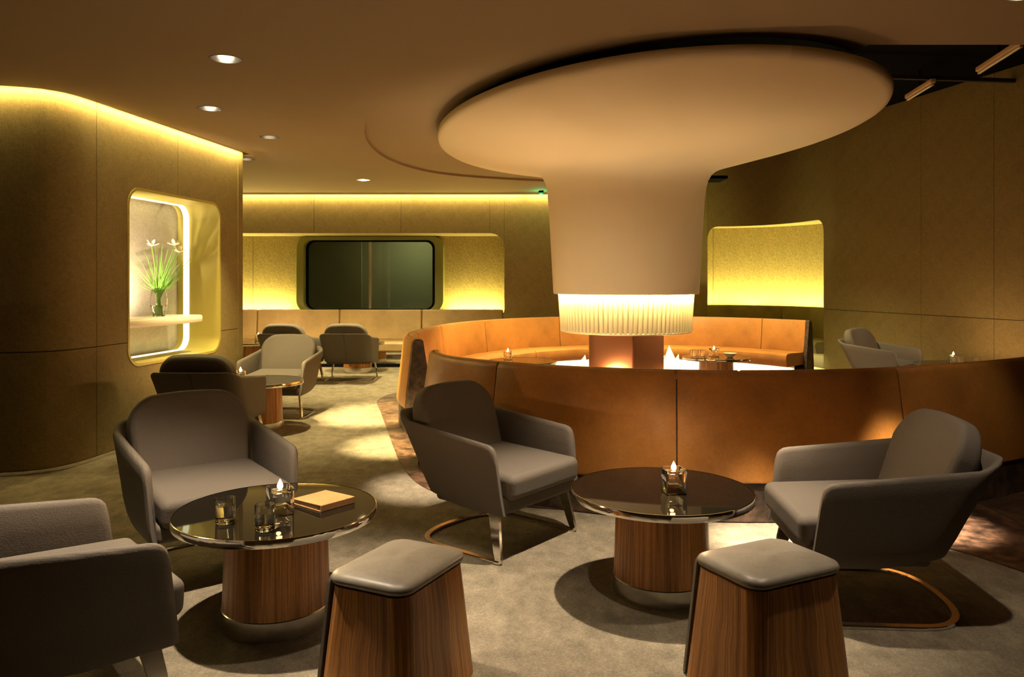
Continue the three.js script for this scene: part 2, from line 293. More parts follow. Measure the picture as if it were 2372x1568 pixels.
  const L = (c, dir, tn, w) => rectLight('niche_led_light', new THREE.Vector3(...c), new THREE.Vector3(...dir), new THREE.Vector3(...tn), w, 0.05, LIME, LV.nicheLed, niche);
  const mx = (n0 + n1) / 2, my = (h0 + h1) / 2;
  L([mx, h1 - 0.02, -0.37], [0, -1, 0], [1, 0, 0], n1 - n0 - 0.3); L([mx, h0 + 0.02, -0.37], [0, 1, 0], [1, 0, 0], n1 - n0 - 0.3);
  L([n1 - 0.02, my, -0.37], [-1, 0, 0], [0, 1, 0], h1 - h0 - 0.3); L([n0 + 0.02, my, -0.37], [1, 0, 0], [0, 1, 0], h1 - h0 - 0.3);
  MT.basis = basis; MT.niche = { n0, n1, h0, h1, dep };
}
// ---- back wall with the long alcove
const BD = 12.95, AR = -0.13, AH = 2.24, AB = 13.86;
const BP = new Path2([[-7.2, BD], [2.3, BD]], 1);
const wallBack = struct('wall_back', 'dark olive linen wall with a long lit alcove');
{
  const sAR = AR + 7.2, r = 0.24, low = (s) => s > sAR ? 0.02 : s > sAR - r ? AH - r + Math.sqrt(Math.max(0, r * r - (s - sAR + r) ** 2)) : AH;
  const cuts = [0, 1.0, 2.45, 3.9, 5.35]; for (let i = 0; i < cuts.length; i++) { const a = cuts[i], b = cuts[i + 1] ?? sAR - r; mesh('panel', wallPanel(BP, a, b, AH, TOP), MT.linen, wallBack); }
  mesh('panel', wallPanel(BP, sAR - r, sAR, low, TOP, 0.02, 0, 0.001, 0.012), MT.linen, wallBack);
  mesh('panel', wallPanel(BP, sAR, sAR + 1.1, 0.02, TOP), MT.linen, wallBack); mesh('panel', wallPanel(BP, sAR + 1.1, 9.5, 0.02, TOP), MT.linen, wallBack);
  mesh('backing', wallPanel(BP, 0, sAR - r, AH + 0.01, TOP, 0.1, -0.021, 0), MT.gap, wallBack);
  mesh('backing', wallPanel(BP, sAR + 0.01, 9.5, 0, TOP, 0.3, -0.021, 0), MT.gap, wallBack);
  mesh('backing', wallPanel(BP, sAR - r, sAR + 0.01, (s) => low(Math.min(s, sAR - 0.002)) + 0.012, TOP, 0.1, -0.021, 0, 0.02), MT.gap, wallBack);
  mesh('alcove_soffit', box(AR + 7.2 + 0.02, 0.05, AB - BD - 0.025, (AR - 7.2) / 2, AH + 0.027, -(BD + AB + 0.025) / 2), MT.felt, wallBack);
  mesh('alcove_side', box(0.04, AH, AB - BD - 0.03, AR + 0.025, AH / 2, -(BD + AB + 0.03) / 2), MT.felt, wallBack);
  // felt panels left and right of the window box
  const W0 = -3.82, W1 = -1.2;
  for (const [a, b] of [[-7.2, -5.7], [-5.7, -4.62], [-4.62, W0 + 0.1], [W1 - 0.12, AR + 0.01]]) mesh('felt_panel', rbox(b - a - 0.006, AH - 0.6, 0.03, 0.004, (a + b) / 2, 0.6 + (AH - 0.6) / 2, -AB - 0.015, 1), MT.felt, wallBack);
  mesh('backing', box(W0 + 7.2, AH + 0.3, 0.1, (W0 - 7.2) / 2, (AH + 0.3) / 2, -AB - 0.085), MT.gap, wallBack);
  mesh('backing', box(AR + 0.3 - W1, AH + 0.3, 0.1, (AR + 0.3 + W1) / 2, (AH + 0.3) / 2, -AB - 0.085), MT.gap, wallBack);
  mesh('backing', box(W1 - W0, 0.9, 0.1, (W1 + W0) / 2, 0.45, -AB - 0.085), MT.gap, wallBack);
  mesh('backing', box(W1 - W0, 0.4, 0.1, (W1 + W0) / 2, AH + 0.15, -AB - 0.085), MT.gap, wallBack);
}
// ---- interior window in the alcove and the dim room behind it
{
  const w = struct('window_1', 'wide green tinted window with rounded corners');
  const x0 = -3.80, x1 = -1.22, y0 = 0.9, y1 = 2.232;
  const fr = rrPath(THREE.Shape, x0, y0, x1, y1, 0.2); fr.holes.push(rrPath(THREE.Path, x0 + 0.11, y0 + 0.02, x1 - 0.13, y1 - 0.05, 0.16));
  mesh('window_frame', toCreasedNormals(new THREE.ExtrudeGeometry(fr, { depth: 0.20, bevelEnabled: true, bevelSize: 0.012, bevelThickness: 0.012, bevelSegments: 2, curveSegments: 12 }).translate(0, 0, -AB - 0.06), 0.5), MT.greenFrame, w);
  const fi = rrPath(THREE.Shape, x0 + 0.09, y0, x1 - 0.11, y1 - 0.03, 0.17); fi.holes.push(rrPath(THREE.Path, x0 + 0.16, y0 + 0.05, x1 - 0.2, y1 - 0.09, 0.13));
  mesh('inner_frame', toCreasedNormals(new THREE.ExtrudeGeometry(fi, { depth: 0.05, bevelEnabled: false, curveSegments: 12 }).translate(0, 0, -AB - 0.06), 0.5), MT.black, w);
  for (const [a, b] of [[x0 + 0.12, -2.555], [-2.515, x1 - 0.15]]) mesh('pane', box(b - a, y1 - y0 - 0.1, 0.008, (a + b) / 2, (y0 + y1) / 2 - 0.02, -AB - 0.03), MT.pane, w);
  mesh('mullion', rbox(0.05, y1 - y0 - 0.12, 0.03, 0.006, -2.535, (y0 + y1) / 2 - 0.02, -AB - 0.035), MT.brushed, w);
  const rm = struct('wall_beyond', 'dim green room seen through the alcove window');
  mesh('room_wall', box(3.6, 3.0, 0.1, -2.5, 1.2, -15.55), MT.backRoom, rm); mesh('room_wall', box(0.1, 3.0, 1.55, -4.25, 1.2, -14.78), MT.backRoom, rm); mesh('room_wall', box(0.1, 3.0, 1.55, -0.75, 1.2, -14.78), MT.backRoom, rm);
  mesh('room_ceiling', box(3.6, 0.1, 1.8, -2.5, 2.75, -14.7), MT.backRoom, rm);
  mesh('partition', box(0.9, 2.4, 0.06, -3.35, 1.2, -15.0), MT.backRoom, rm);
  mesh('room_lamp', box(0.5, 0.02, 0.12, -1.8, 2.69, -14.7), MT.led, rm);
  rectLight('room_lamp_light', P3(-1.8, 14.7, 2.67), DOWN, new THREE.Vector3(1, 0, 0), 0.5, 0.12, new THREE.Color(1, 0.93, 0.68), LV.backRoom * 8, rm);
}
// ---- right wall: back corner curve with second alcove, then the long wall
const RP = new Path2([...crv([[1.9, 12.95], [2.35, 13.1], [2.75, 13.6], [3.15, 14.15], [3.6, 14.38], [4.15, 14.32], [4.6, 14.0], [4.88, 13.5], [5.02, 12.9], [5.10, 12.3]], 8), [5.9, 8.9], [7.65, 1.5], [8.6, -2.6]], 1);
const wallRight = struct('wall_right', 'tall olive brown linen wall with panel joints');
const sA0 = RP.near(3.63, 14.38), sA1 = RP.near(5.05, 12.62), RH = 2.45, RD = 0.78;
{
  const r = 0.2, RJ = 0.99, s1 = RP.near(5.53, 10.5), s2 = RP.near(5.79, 9.35), s3 = RP.near(6.7, 5.5);
  const low = (s) => { const e = Math.min(s - sA0, sA1 - s); return e >= r ? RH : RH - r + Math.sqrt(Math.max(0, r * r - (r - Math.max(0, e)) ** 2)); };
  mesh('panel', wallPanel(RP, 0, sA0, 0.02, HV), MT.linen, wallRight);
  mesh('panel', wallPanel(RP, sA0, sA1, low, HV, 0.02, 0, 0.001, 0.02), MT.linen, wallRight);
  for (const [a, b] of [[sA1, s1], [s1, s2], [s2, s3], [s3, RP.len]]) { mesh('panel', wallPanel(RP, a, b, 0.02, RJ), MT.linen, wallRight); mesh('panel', wallPanel(RP, a, b, RJ, HV), MT.linen, wallRight); }
  mesh('backing', wallPanel(RP, 0, sA0 - 0.01, 0, HV, 0.12, -0.021, 0), MT.gap, wallRight); mesh('backing', wallPanel(RP, sA1 + 0.01, RP.len, 0, HV, 0.12, -0.021, 0), MT.gap, wallRight);
  mesh('backing', wallPanel(RP, sA0 - 0.01, sA1 + 0.01, (s) => low(Math.max(sA0 + 0.001, Math.min(sA1 - 0.001, s))) + 0.012, HV, 0.12, -0.021, 0, 0.03), MT.gap, wallRight);
  const sF = RP.near(3.86, 14.4);
  mesh('felt_panel', wallPanel(RP, sA0 - 0.06, sF, 0.5, RH + 0.06, 0.03, -RD, 0.002), MT.felt, wallRight); mesh('felt_panel', wallPanel(RP, sF, sA1 + 0.05, 0.5, RH + 0.06, 0.03, -RD, 0.002), MT.felt, wallRight);
  mesh('backing', wallPanel(RP, sA0 - 0.1, sA1 + 0.1, 0, RH + 0.3, 0.1, -RD - 0.03, 0), MT.gap, wallRight);
  const top = []; for (let i = 0; i <= 24; i++) { const s = sA0 - 0.08 + (sA1 - sA0 + 0.16) * i / 24, a = RP.at(s, -0.03), b = RP.at(s, -RD - 0.02); top.push([P3(a.X, a.D, RH + 0.02), P3(b.X, b.D, RH + 0.02), P3(b.X, b.D, RH + 0.07), P3(a.X, a.D, RH + 0.07)]); }
  mesh('alcove_soffit', loft(top), MT.felt, wallRight);
  for (const [s, d] of [[sA0 - 0.03, 0], [sA1 + 0.03, 0]]) { const a = RP.at(s, -0.03), b = RP.at(s, -RD), c = RP.at(s + (s < sA1 ? -0.04 : 0.04), -RD), e = RP.at(s + (s < sA1 ? -0.04 : 0.04), -0.03); mesh('alcove_side', loft([[P3(a.X, a.D, 0), P3(b.X, b.D, 0), P3(c.X, c.D, 0), P3(e.X, e.D, 0)], [P3(a.X, a.D, RH + 0.03), P3(b.X, b.D, RH + 0.03), P3(c.X, c.D, RH + 0.03), P3(e.X, e.D, RH + 0.03)]]), MT.felt, wallRight); }
}
// ---- outer walls that close the place outside the frame
{
  const w = struct('wall_front', 'plain olive wall behind the viewer'); mesh('wall_face', box(16.4, HV, 0.2, 1.0, HV / 2, 2.7), MT.linen, w);
  const l = struct('wall_far_left', 'plain olive side wall'); mesh('wall_face', box(0.2, HV, 18.5, -7.3, HV / 2, -6.6), MT.linen, l);
}
// ---- ceilings
const CAPC = [1.115, 7.144], CA = 2.67, CB = 1.78, CT = [0.193, -0.981];
const capPt = (th, grow = 0) => { const a = (CA + grow) * Math.cos(th), b = (CB + grow) * Math.sin(th); return [CAPC[0] + a * CT[0] - b * CT[1], CAPC[1] + a * CT[1] + b * CT[0]]; };
const DL = [   // visible and near downlights: X, D, aim X, aim D, cd scale, half angle
  [-1.84, 5.0, -0.95, 6.9, 14.0, 10], [-2.5, 6.44, -1.40, 8.45, 12.0, 13], [-2.41, 7.72, -2.45, 7.7, 1.6, 38], [-3.12, 9.12, -2.9, 9.0, 0.5, 34], [-2.1, 11.0, -2.2, 11.6, 2.2, 58],
  [-1.42, 3.12, -1.28, 3.15, 2.0, 29], [0.70, 3.82, 0.62, 3.72, 2.0, 28], [-0.25, 2.75, -0.3, 2.9, 0.3, 30], [1.7, 2.9, 1.55, 3.1, 0.4, 30], [3.3, 4.0, 2.95, 5.0, 0.5, 20], [1.28, 3.76, 1.46, 4.36, 9.0, 8.5], [2.55, 3.86, 2.42, 4.62, 13.0, 9], [-0.35, 3.8, -0.62, 5.45, 5.0, 8], [-0.75, 3.72, 0.95, 6.7, 1.7, 24], [4.0, 3.72, 5.35, 10.0, 5.4, 18], [-4.3, 11.3, -4.2, 11.8, 1.6, 50],
];
const ceil = struct('ceiling', 'low brown ceiling with a shallow oval recess');
{
  const off = []; for (let i = 0; i <= 60; i++) { const s = LP.len * i / 60, q = LP.at(s, 0.09); off.push([q.X, q.D]); }
  const rec = crv([[3.4, 4.24], [1.48, 4.36], [0.54, 4.56], [0.0, 4.86], [-0.95, 6.05], [-1.44, 7.6], [-1.43, 9.3], [-0.95, 10.4], [0.27, 11.1], [1.3, 11.3], [2.17, 11.35]], 10);
  const main = [[9.2, -2.65], [9.2, 4.24], ...rec, [2.17, BD - 0.09], [-7.2, BD - 0.09], [-7.2, 8.87], [-2.94, 8.87], ...off.reverse(), [-7.2, -2.65]];
  mesh('ceiling_board', slab(main, H, H + 0.06, DL.map(([x, d]) => circlePts(x, d, 0.1))), MT.ceiling, ceil);
  const hole = []; let a0 = null; const N = 240;
  // follow the edge of the round opening from the near right corner of the void round to its far side
  const pts = Array.from({ length: N }, (_, i) => capPt(i / N * 2 * Math.PI, -0.13)); let start = -1;
  for (let i = 0; i < N; i++) { const p = pts[i], q = pts[(i + 1) % N]; const inV = (z) => z[0] > 2.17 && z[1] > 4.79; if (inV(p) && !inV(q)) start = start < 0 ? i + 1 : start; }
  const seq = []; for (let k = 0; k < N; k++) { const p = pts[(start + k) % N]; if (p[0] > 2.17 && p[1] > 4.79) break; seq.push(p); }
  if (seq[0][1] > seq[seq.length - 1][1]) seq.reverse();
  const up = [[9.2, 4.0], [9.2, 4.79], [2.2, 4.79], ...seq, [2.17, 9.9], [2.17, 11.6], [-1.8, 11.6], [-1.8, 5.6], [-0.6, 4.4], [0.6, 4.0]];
  mesh('recess_board', slab(up, H + 0.03, H + 0.09), MT.ceiling, ceil);
  const hi = struct('ceiling_high', 'black void above the low ceiling'); mesh('ceiling_board', box(16.6, 0.12, 18.6, 1.0, HV + 0.06, -6.5), MT.black, hi);
  mesh('fascia', box(7.0, HV - H - 0.09, 0.06, 5.7, (HV + H + 0.09) / 2, -4.74), MT.black, hi); mesh('fascia', box(0.06, HV - H - 0.09, 3.3, 2.13, (HV + H + 0.09) / 2, -11.3), MT.black, hi);
  // slot lids
  mesh('slot_lid', box(11, 0.05, 0.5, -2.0, TOP + 0.03, -(BD - 0.1)), MT.black, ceil);
  const lid = []; for (let i = 0; i <= 60; i++) { const s = LP.len * i / 60, a = LP.at(s, -0.05), b = LP.at(s, 0.3); lid.push([P3(a.X, a.D, TOP), P3(b.X, b.D, TOP), P3(b.X, b.D, TOP + 0.04), P3(a.X, a.D, TOP + 0.04)]); } mesh('slot_lid', loft(lid), MT.black, ceil);
  // roof beam and light battens in the dark void
  const beam = mesh('roof_beam', box(3.9, 0.045, 0.05, 0, 0, 0), MT.gap, hi); beam.position.set(4.05, 3.78, -8.85); beam.rotation.y = 0.12;
}
// ---- cove lights in the slots
{
  const c = thing('cove_light', 'warm strip of light hidden in the slot above the curved wall', 'light');
  ledStrip(LP, 1.2, sE - 0.02, 0.035, H + 0.026, 0.022, 0.01, 'led_strip', MT.led, c); pathLights('cove_light_strip', LP, 1.2, 3.2, 0.035, H + 0.022, DOWN, 0.02, YEL, LV.cove, 0.5, c); pathLights('cove_light_strip', LP, 3.2, sB, 0.035, H + 0.022, DOWN, 0.02, YEL, LV.cove, 0.1, c); pathLights('cove_light_strip', LP, sB, sE - 0.02, 0.035, H + 0.022, DOWN, 0.02, YEL, LV.cove, 0.9, c);
  const b = thing('cove_light', 'warm strip of light hidden in the slot above the back wall', 'light');
  ledStrip(BP, 0.2, 9.2, 0.035, H + 0.026, 0.022, 0.01, 'led_strip', MT.led, b); pathLights('cove_light_strip', BP, 0.2, 9.2, 0.035, H + 0.022, DOWN, 0.02, YEL, LV.coveBack, 2.0, b);
}
// ---- downlights
const dlLabels = ['largest visible round downlight in the ceiling, half dark inside', 'round ceiling downlight just above the lit slot of the curved wall', 'small downlight with two bright spots, above the table by the niche wall', 'downlight half hidden behind the end of the niche wall', 'small bright downlight near the back wall and the window',
  'downlight above the black table with the two water glasses', 'downlight above the black table with the single candle', 'downlight above the stool beside the open walkway', 'downlight above the armchair in front of the leather ring', 'downlight shining on the leather beside the single candle table chair', 'narrow downlight for the carpet behind the single candle table', 'narrow downlight for the stone floor behind the armchair seen from its side', 'narrow downlight for the stone edge behind the armchair before the leather wall', 'tilted downlight aimed at the neck of the hood', 'tilted downlight aimed at the tall wall beyond the ring', 'downlight hidden by the niche wall, before the window bench'];
DL.forEach(([x, d, ax, ad, k, ang], i) => {
  const t = thing('downlight', dlLabels[i], 'light', [x, H, -d], 0, 'recessed ceiling downlights');
  const ringG = new THREE.LatheGeometry([[0.0945, 0.0], [0.104, -0.003], [0.108, 0.0], [0.099, 0.004], [0.0945, 0.004]].map(p => new THREE.Vector2(...p)), 32); mesh('trim_ring', ringG, MT.ceiling, t);
  mesh('can', new THREE.LatheGeometry([[0.0955, 0.0], [0.096, 0.06], [0.085, 0.11], [0.0, 0.112]].map(p => new THREE.Vector2(...p)), 32), MT.brushed, t);
  const disc = mesh('lamp', new THREE.CylinderGeometry(0.05, 0.045, 0.02, 24), MT.lampDisc, t); disc.position.set(0, 0.07, 0); disc.rotation.set((ad - d) * -0.35, 0, (ax - x) * 0.35);
  spot('downlight_beam', new THREE.Vector3(0, 0.05, 0), new THREE.Vector3(ax - x, (i === 13 ? 1.95 - H : i === 14 ? 1.1 - H : -H), -(ad - d)), i < 5 || i > 14 ? GOLD : WHITE, LV.down * k, ang, ang < 12 ? 1 : 0.55, 1.6, t);
});
// unseen spots added behind the hood to brighten the far half of the ring
[[0.25, 10.05, -0.35, 10.4, H + 0.03], [1.2, 10.35, 1.3, 11.2, H + 0.03], [2.75, 10.2, 3.2, 10.8, HV]].forEach(([x, d, ax, ad, y], i) => {
  const t = thing('added_ceiling_spotlight', ['added unseen spotlight behind the hood on the window side', 'added unseen spotlight straight behind the hood', 'added unseen spotlight high in the void behind the hood'][i], 'light', [x, y - 0.08, -d], 0, 'added spotlights behind the hood');
  mesh('housing', new THREE.LatheGeometry([[0.024, 0], [0.027, 0], [0.027, 0.078], [0, 0.08]].map(p => new THREE.Vector2(...p)), 16), MT.black, t);
  mesh('lamp', new THREE.CylinderGeometry(0.022, 0.022, 0.006, 16).translate(0, 0.012, 0), MT.lampDisc, t);
  spot('added_spot_beam', new THREE.Vector3(0, -0.005, 0), new THREE.Vector3(ax - x, -y + 0.5, -(ad - d)), GOLD, LV.addedRingSpot * (i === 2 ? 2 : 1), 40, 0.8, 1, t);
});
// unseen uplights added in the floor to brighten the hood from below
[[205, 1.5, 1.3], [250, 1.55, 1.2], [295, 1.5, 1.0], [345, 1.55, 0.9], [60, 1.5, 0.9], [130, 1.5, 0.9]].forEach(([dg, r, k], i) => {
  const a = dg * Math.PI / 180, t = thing('added_floor_uplight', ['added unseen floor uplight inside the ring towards the ring entrance', 'added unseen floor uplight inside the ring before the hearth, entrance side', 'added unseen floor uplight inside the ring before the hearth, wall side', 'added unseen floor uplight inside the ring towards the tall wall', 'added unseen floor uplight inside the ring behind the hearth, wall side', 'added unseen floor uplight inside the ring behind the hearth, window side'][i], 'light', [1.08 + r * Math.cos(a), 0.006, -(7.4 + r * Math.sin(a))], 0, 'added uplights round the hearth');
  mesh('housing', new THREE.LatheGeometry([[0, 0], [0.05, 0], [0.05, 0.012], [0.044, 0.014], [0.04, 0.006], [0, 0.006]].map(p => new THREE.Vector2(...p)), 24), MT.brushed, t);
  mesh('lamp', new THREE.CylinderGeometry(0.036, 0.036, 0.004, 20).translate(0, 0.009, 0), MT.lampDisc, t);
  spot('uplight_beam', new THREE.Vector3(0, 0.016, 0), new THREE.Vector3(-0.35 * Math.cos(a), 2.5, 0.35 * Math.sin(a)), new THREE.Color(1, 0.78, 0.46), LV.uplight * k, 36, 0.9, 1.5, t);
});
// ---- light battens in the void
[[4.80, 9.64, 4.90, 8.85, 'short unlit light batten high in the dark void beside the hood'], [4.86, 8.4, 5.04, 7.4, 'long unlit light batten high in the dark void at the frame edge']].forEach(([x0, d0, x1, d1, lab]) => {
  const t = thing('light_batten', lab, 'light fitting', [(x0 + x1) / 2, 3.70, -(d0 + d1) / 2], Math.atan2(x1 - x0, d1 - d0) + Math.PI, 'battens in the void'), L = Math.hypot(x1 - x0, d1 - d0);
  mesh('housing', rbox(0.06, 0.05, L, 0.01, 0, 0.03, 0), MT.batten, t); mesh('tube', new THREE.CylinderGeometry(0.014, 0.014, L - 0.1, 12).rotateX(Math.PI / 2).translate(0, -0.012, 0), MT.whitePaint, t);
  for (const s of [-1, 1]) mesh('end_cap', rbox(0.03, 0.04, 0.03, 0.006, 0, -0.005, s * (L / 2 - 0.03)), MT.batten, t);
  mesh('hanger', box(0.02, HV - 3.755, 0.02, 0, (HV - 3.755) / 2 + 0.055, 0), MT.black, t);
});
// ---- green signal lamp by the back slot
{
  const t = thing('signal_lamp', 'small green signal lamp under the ceiling by the great hood', 'light', [0.46, H - 0.05, -12.3]);
  mesh('housing', rbox(0.08, 0.03, 0.05, 0.008, 0, 0.035, 0), MT.black, t); mesh('lamp_face', rbox(0.06, 0.025, 0.03, 0.006, 0, 0.006, 0), MT.green, t);
  point('signal_light', new THREE.Vector3(0, -0.06, -0.02), new THREE.Color(0.1, 1, 0.4), 0.25, 2, t);
}

// ================================================================== THE HOOD (fireplace canopy)
const COL = [1.08, 7.4];
{
  const t = thing('fireplace_hood', 'huge cream trumpet shaped hood over the round open fireplace', 'fireplace hood');
  const prof = [['c', 0.682, 1.325], ['c', 0.686, 1.34], ['c', 0.70, 1.6], ['c', 0.716, 1.9], ['c', 0.728, 2.1], ['c', 0.737, 2.22], ['e', 0.008, 2.31], ['e', 0.024, 2.38], ['e', 0.05, 2.435], ['e', 0.09, 2.475], ['e', 0.15, 2.505], ['e', 0.25, 2.54], ['e', 0.4, 2.58], ['e', 0.6, 2.635], ['e', 0.8, 2.69], ['e', 0.92, 2.727], ['e', 0.97, 2.747], ['e', 0.993, 2.763], ['e', 1.0, 2.785], ['e', 1.0, 2.82], ['e', 0.985, 2.83], ['e', 0.96, 2.83]];
  const N = 120, rows = prof.map(([k, a, h]) => Array.from({ length: N + 1 }, (_, j) => {
    const th = j / N * 2 * Math.PI, e = capPt(th); const cx = e[0] - CAPC[0], cd = e[1] - CAPC[1], l = Math.hypot(cx, cd), dx = cx / l, dd = cd / l;
    const r = k === 'c' ? a : 0.737, cp = [COL[0] + r * dx, COL[1] + r * dd]; const w = k === 'c' ? 0 : a;
    return P3(cp[0] * (1 - w) + e[0] * w, cp[1] * (1 - w) + e[1] * w, h);
  }));
  mesh('canopy', grid(rows, (i, j, p) => [j * 0.05, p.y]), MT.plaster, t);
  const lidP = Array.from({ length: 60 }, (_, j) => { const e = capPt(j / 60 * 2 * Math.PI, -0.1); return e; }); mesh('top_lid', slab(lidP, 2.80, 2.835), MT.black, t);
  mesh('bottom_rim', new THREE.LatheGeometry([[0.682, 1.325], [0.676, 1.325], [0.676, 1.37], [0.5, 1.37], [0.5, 1.39], [0.682, 1.39]].map(p => new THREE.Vector2(...p)), 72).translate(COL[0], 0, -COL[1]), MT.plaster, t);
  // fringe of fluted ceramic slats
  const NS = 88, rodRows = []; const w = Math.PI * 0.633 / NS;
  for (let i = 0; i <= 1; i++) { const h = i ? 1.345 : 0.975, r = i ? 0.633 : 0.612, k = r / 0.633; rodRows.push(Array.from({ length: 9 }, (_, j) => { const a = Math.PI * j / 8; return new THREE.Vector3(-Math.cos(a) * w * k * 0.97, h, r - 0.012 + Math.sin(a) * w * 0.85); })); }
  const rod = grid(rodRows); 
  for (let k = 0; k < NS; k++) { const s = mesh('glass_slat', rod, MT.ceramic, t); s.position.set(COL[0], 0, -COL[1]); s.rotation.y = k / NS * 2 * Math.PI; }
  mesh('fringe_liner', new THREE.LatheGeometry([[0.0, 0.985], [0.56, 0.985], [0.603, 0.985], [0.622, 1.345], [0.5, 1.36]].map(p => new THREE.Vector2(...p)), 72).translate(COL[0], 0, -COL[1]), MT.ceramic, t);
  mesh('fringe_hem', new THREE.TorusGeometry(0.607, 0.01, 8, 96).rotateX(Math.PI / 2).translate(COL[0], 0.977, -COL[1]), MT.ceramic, t);
  mesh('led_ring', new THREE.TorusGeometry(0.668, 0.008, 8, 90).rotateX(Math.PI / 2).translate(COL[0], 1.352, -COL[1]), MT.led, t);
  const NL = 20; for (let k = 0; k < NL; k++) { const a = k / NL * 2 * Math.PI; rectLight('led_ring_light', P3(COL[0] + 0.664 * Math.cos(a), COL[1] + 0.664 * Math.sin(a), 1.338), DOWN, new THREE.Vector3(-Math.sin(a), 0, -Math.cos(a)), 0.2, 0.022, YEL, LV.fringe, t); }
}
// ---- hearth with copper flue box and flames
{
  const t = thing('hearth', 'round raised stone hearth with copper core under the hood', 'fireplace', [COL[0], 0.006, -COL[1]]);
  mesh('drum', new THREE.LatheGeometry([[0, 0], [0.9, 0], [0.92, 0.02], [0.92, 0.42], [0.96, 0.45], [0.96, 0.5], [0.94, 0.52], [0.7, 0.52], [0.68, 0.48], [0, 0.48]].map(p => new THREE.Vector2(...p)), 64), MT.hearth, t);
  const core = mesh('copper_core', rbox(0.50, 0.48, 0.50, 0.012, 0, 0.73, 0), MT.copper, t); core.rotation.y = Math.PI / 4 + 0.02; core.position.set(-0.02, 0, 0.2);
  mesh('burner', new THREE.TorusGeometry(0.5, 0.02, 8, 60).rotateX(Math.PI / 2).translate(0, 0.5, 0), MT.char, t);
  const flames = [[0.40, 0.02, 0.33, 0.09], [0.50, -0.05, 0.24, 0.07], [0.58, 0.06, 0.15, 0.06], [-0.42, 0.40, 0.17, 0.07], [-0.30, 0.52, 0.14, 0.06], [-0.16, 0.62, 0.15, 0.06], [-0.04, 0.66, 0.12, 0.05], [-0.55, 0.15, 0.14, 0.06], [0.0, -0.52, 0.2, 0.07], [0.4, -0.36, 0.2, 0.07], [-0.4, -0.36, 0.2, 0.07]];
  flames.forEach(([x, z, h, r], i) => {
    const g = new THREE.LatheGeometry(Array.from({ length: 12 }, (_, k) => { const u = k / 11; return new THREE.Vector2(r * Math.sin(Math.PI * Math.pow(u, 0.55)) * (1 - 0.25 * u) + 0.0005, u * h); }), 14);
    const p = g.attributes.position; for (let k = 0; k < p.count; k++) { const u = p.getY(k) / h; p.setX(k, p.getX(k) + Math.sin(u * 4 + i * 1.7) * 0.025 * u + u * u * 0.03); p.setZ(k, p.getZ(k) + Math.cos(u * 5 + i * 2.3) * 0.02 * u); } g.computeVertexNormals();
    const m = mesh('flame', g, MT.fire, t); m.position.set(x, 0.5, z);
  });
  point('fire_light', new THREE.Vector3(0.42, 0.64, 0.02), FLAME, LV.fire, 3, t); point('fire_light', new THREE.Vector3(-0.36, 0.57, 0.46), FLAME, LV.fire * 0.8, 3, t); point('fire_light', new THREE.Vector3(0, 0.6, -0.52), FLAME, LV.fire, 3, t);
}

// ================================================================== RING BANQUETTE
const RK = 0.9655, RC = [1.7 * RK, 8.5 * RK];
const ringR = (th) => { const a = th; let r = 3.453 + 0.119 * Math.cos(a) + 0.249 * Math.sin(a) - 0.428 * Math.cos(2 * a) + 0.131 * Math.sin(2 * a) + 0.027 * Math.cos(3 * a) - 0.048 * Math.sin(3 * a); const dg = a * 180 / Math.PI; if (dg > -72 && dg < 0) r += 0.32 * Math.min(1, (dg + 72) / 30) ** 1.5; if (dg < -129) r -= 0.16 * Math.min(1.2, (-129 - dg) / 9.6) ** 2; if (dg > 178) r -= 0.2 * Math.min(1.2, (dg - 178) / 20) ** 1.5; return r * RK; };
const rp = (deg, o, y) => { const a = deg * Math.PI / 180, r = ringR(a) - o; return P3(RC[0] + r * Math.cos(a), RC[1] + r * Math.sin(a), y); };
function arcPiece(section, d0, d1, gapM = 0.004, step = 2.5) {
  const r = ringR((d0 + d1) / 2 * Math.PI / 180), g = gapM / r * 180 / Math.PI; d0 += g; d1 -= g; const n = Math.max(3, Math.ceil((d1 - d0) / step)), loops = [];
  const cen = section.reduce((s, p) => [s[0] + p[0] / section.length, s[1] + p[1] / section.length], [0, 0]);
  for (let i = 0; i <= n + 2; i++) { const edge = i === 0 || i === n + 2, k = Math.max(0, Math.min(n, i - 1)), t = i === 0 ? d0 : i === n + 2 ? d1 : k === 0 ? d0 + g * 1.6 : k === n ? d1 - g * 1.6 : d0 + (d1 - d0) * k / n; const sh = edge ? 0.010 : 0; loops.push(section.map(([o, h]) => { const dx = cen[0] - o, dy = cen[1] - h, l = Math.hypot(dx, dy) || 1; return rp(t, o + dx / l * sh, h + dy / l * sh); })); }
  return loft(loops, 1, 0.7);
}
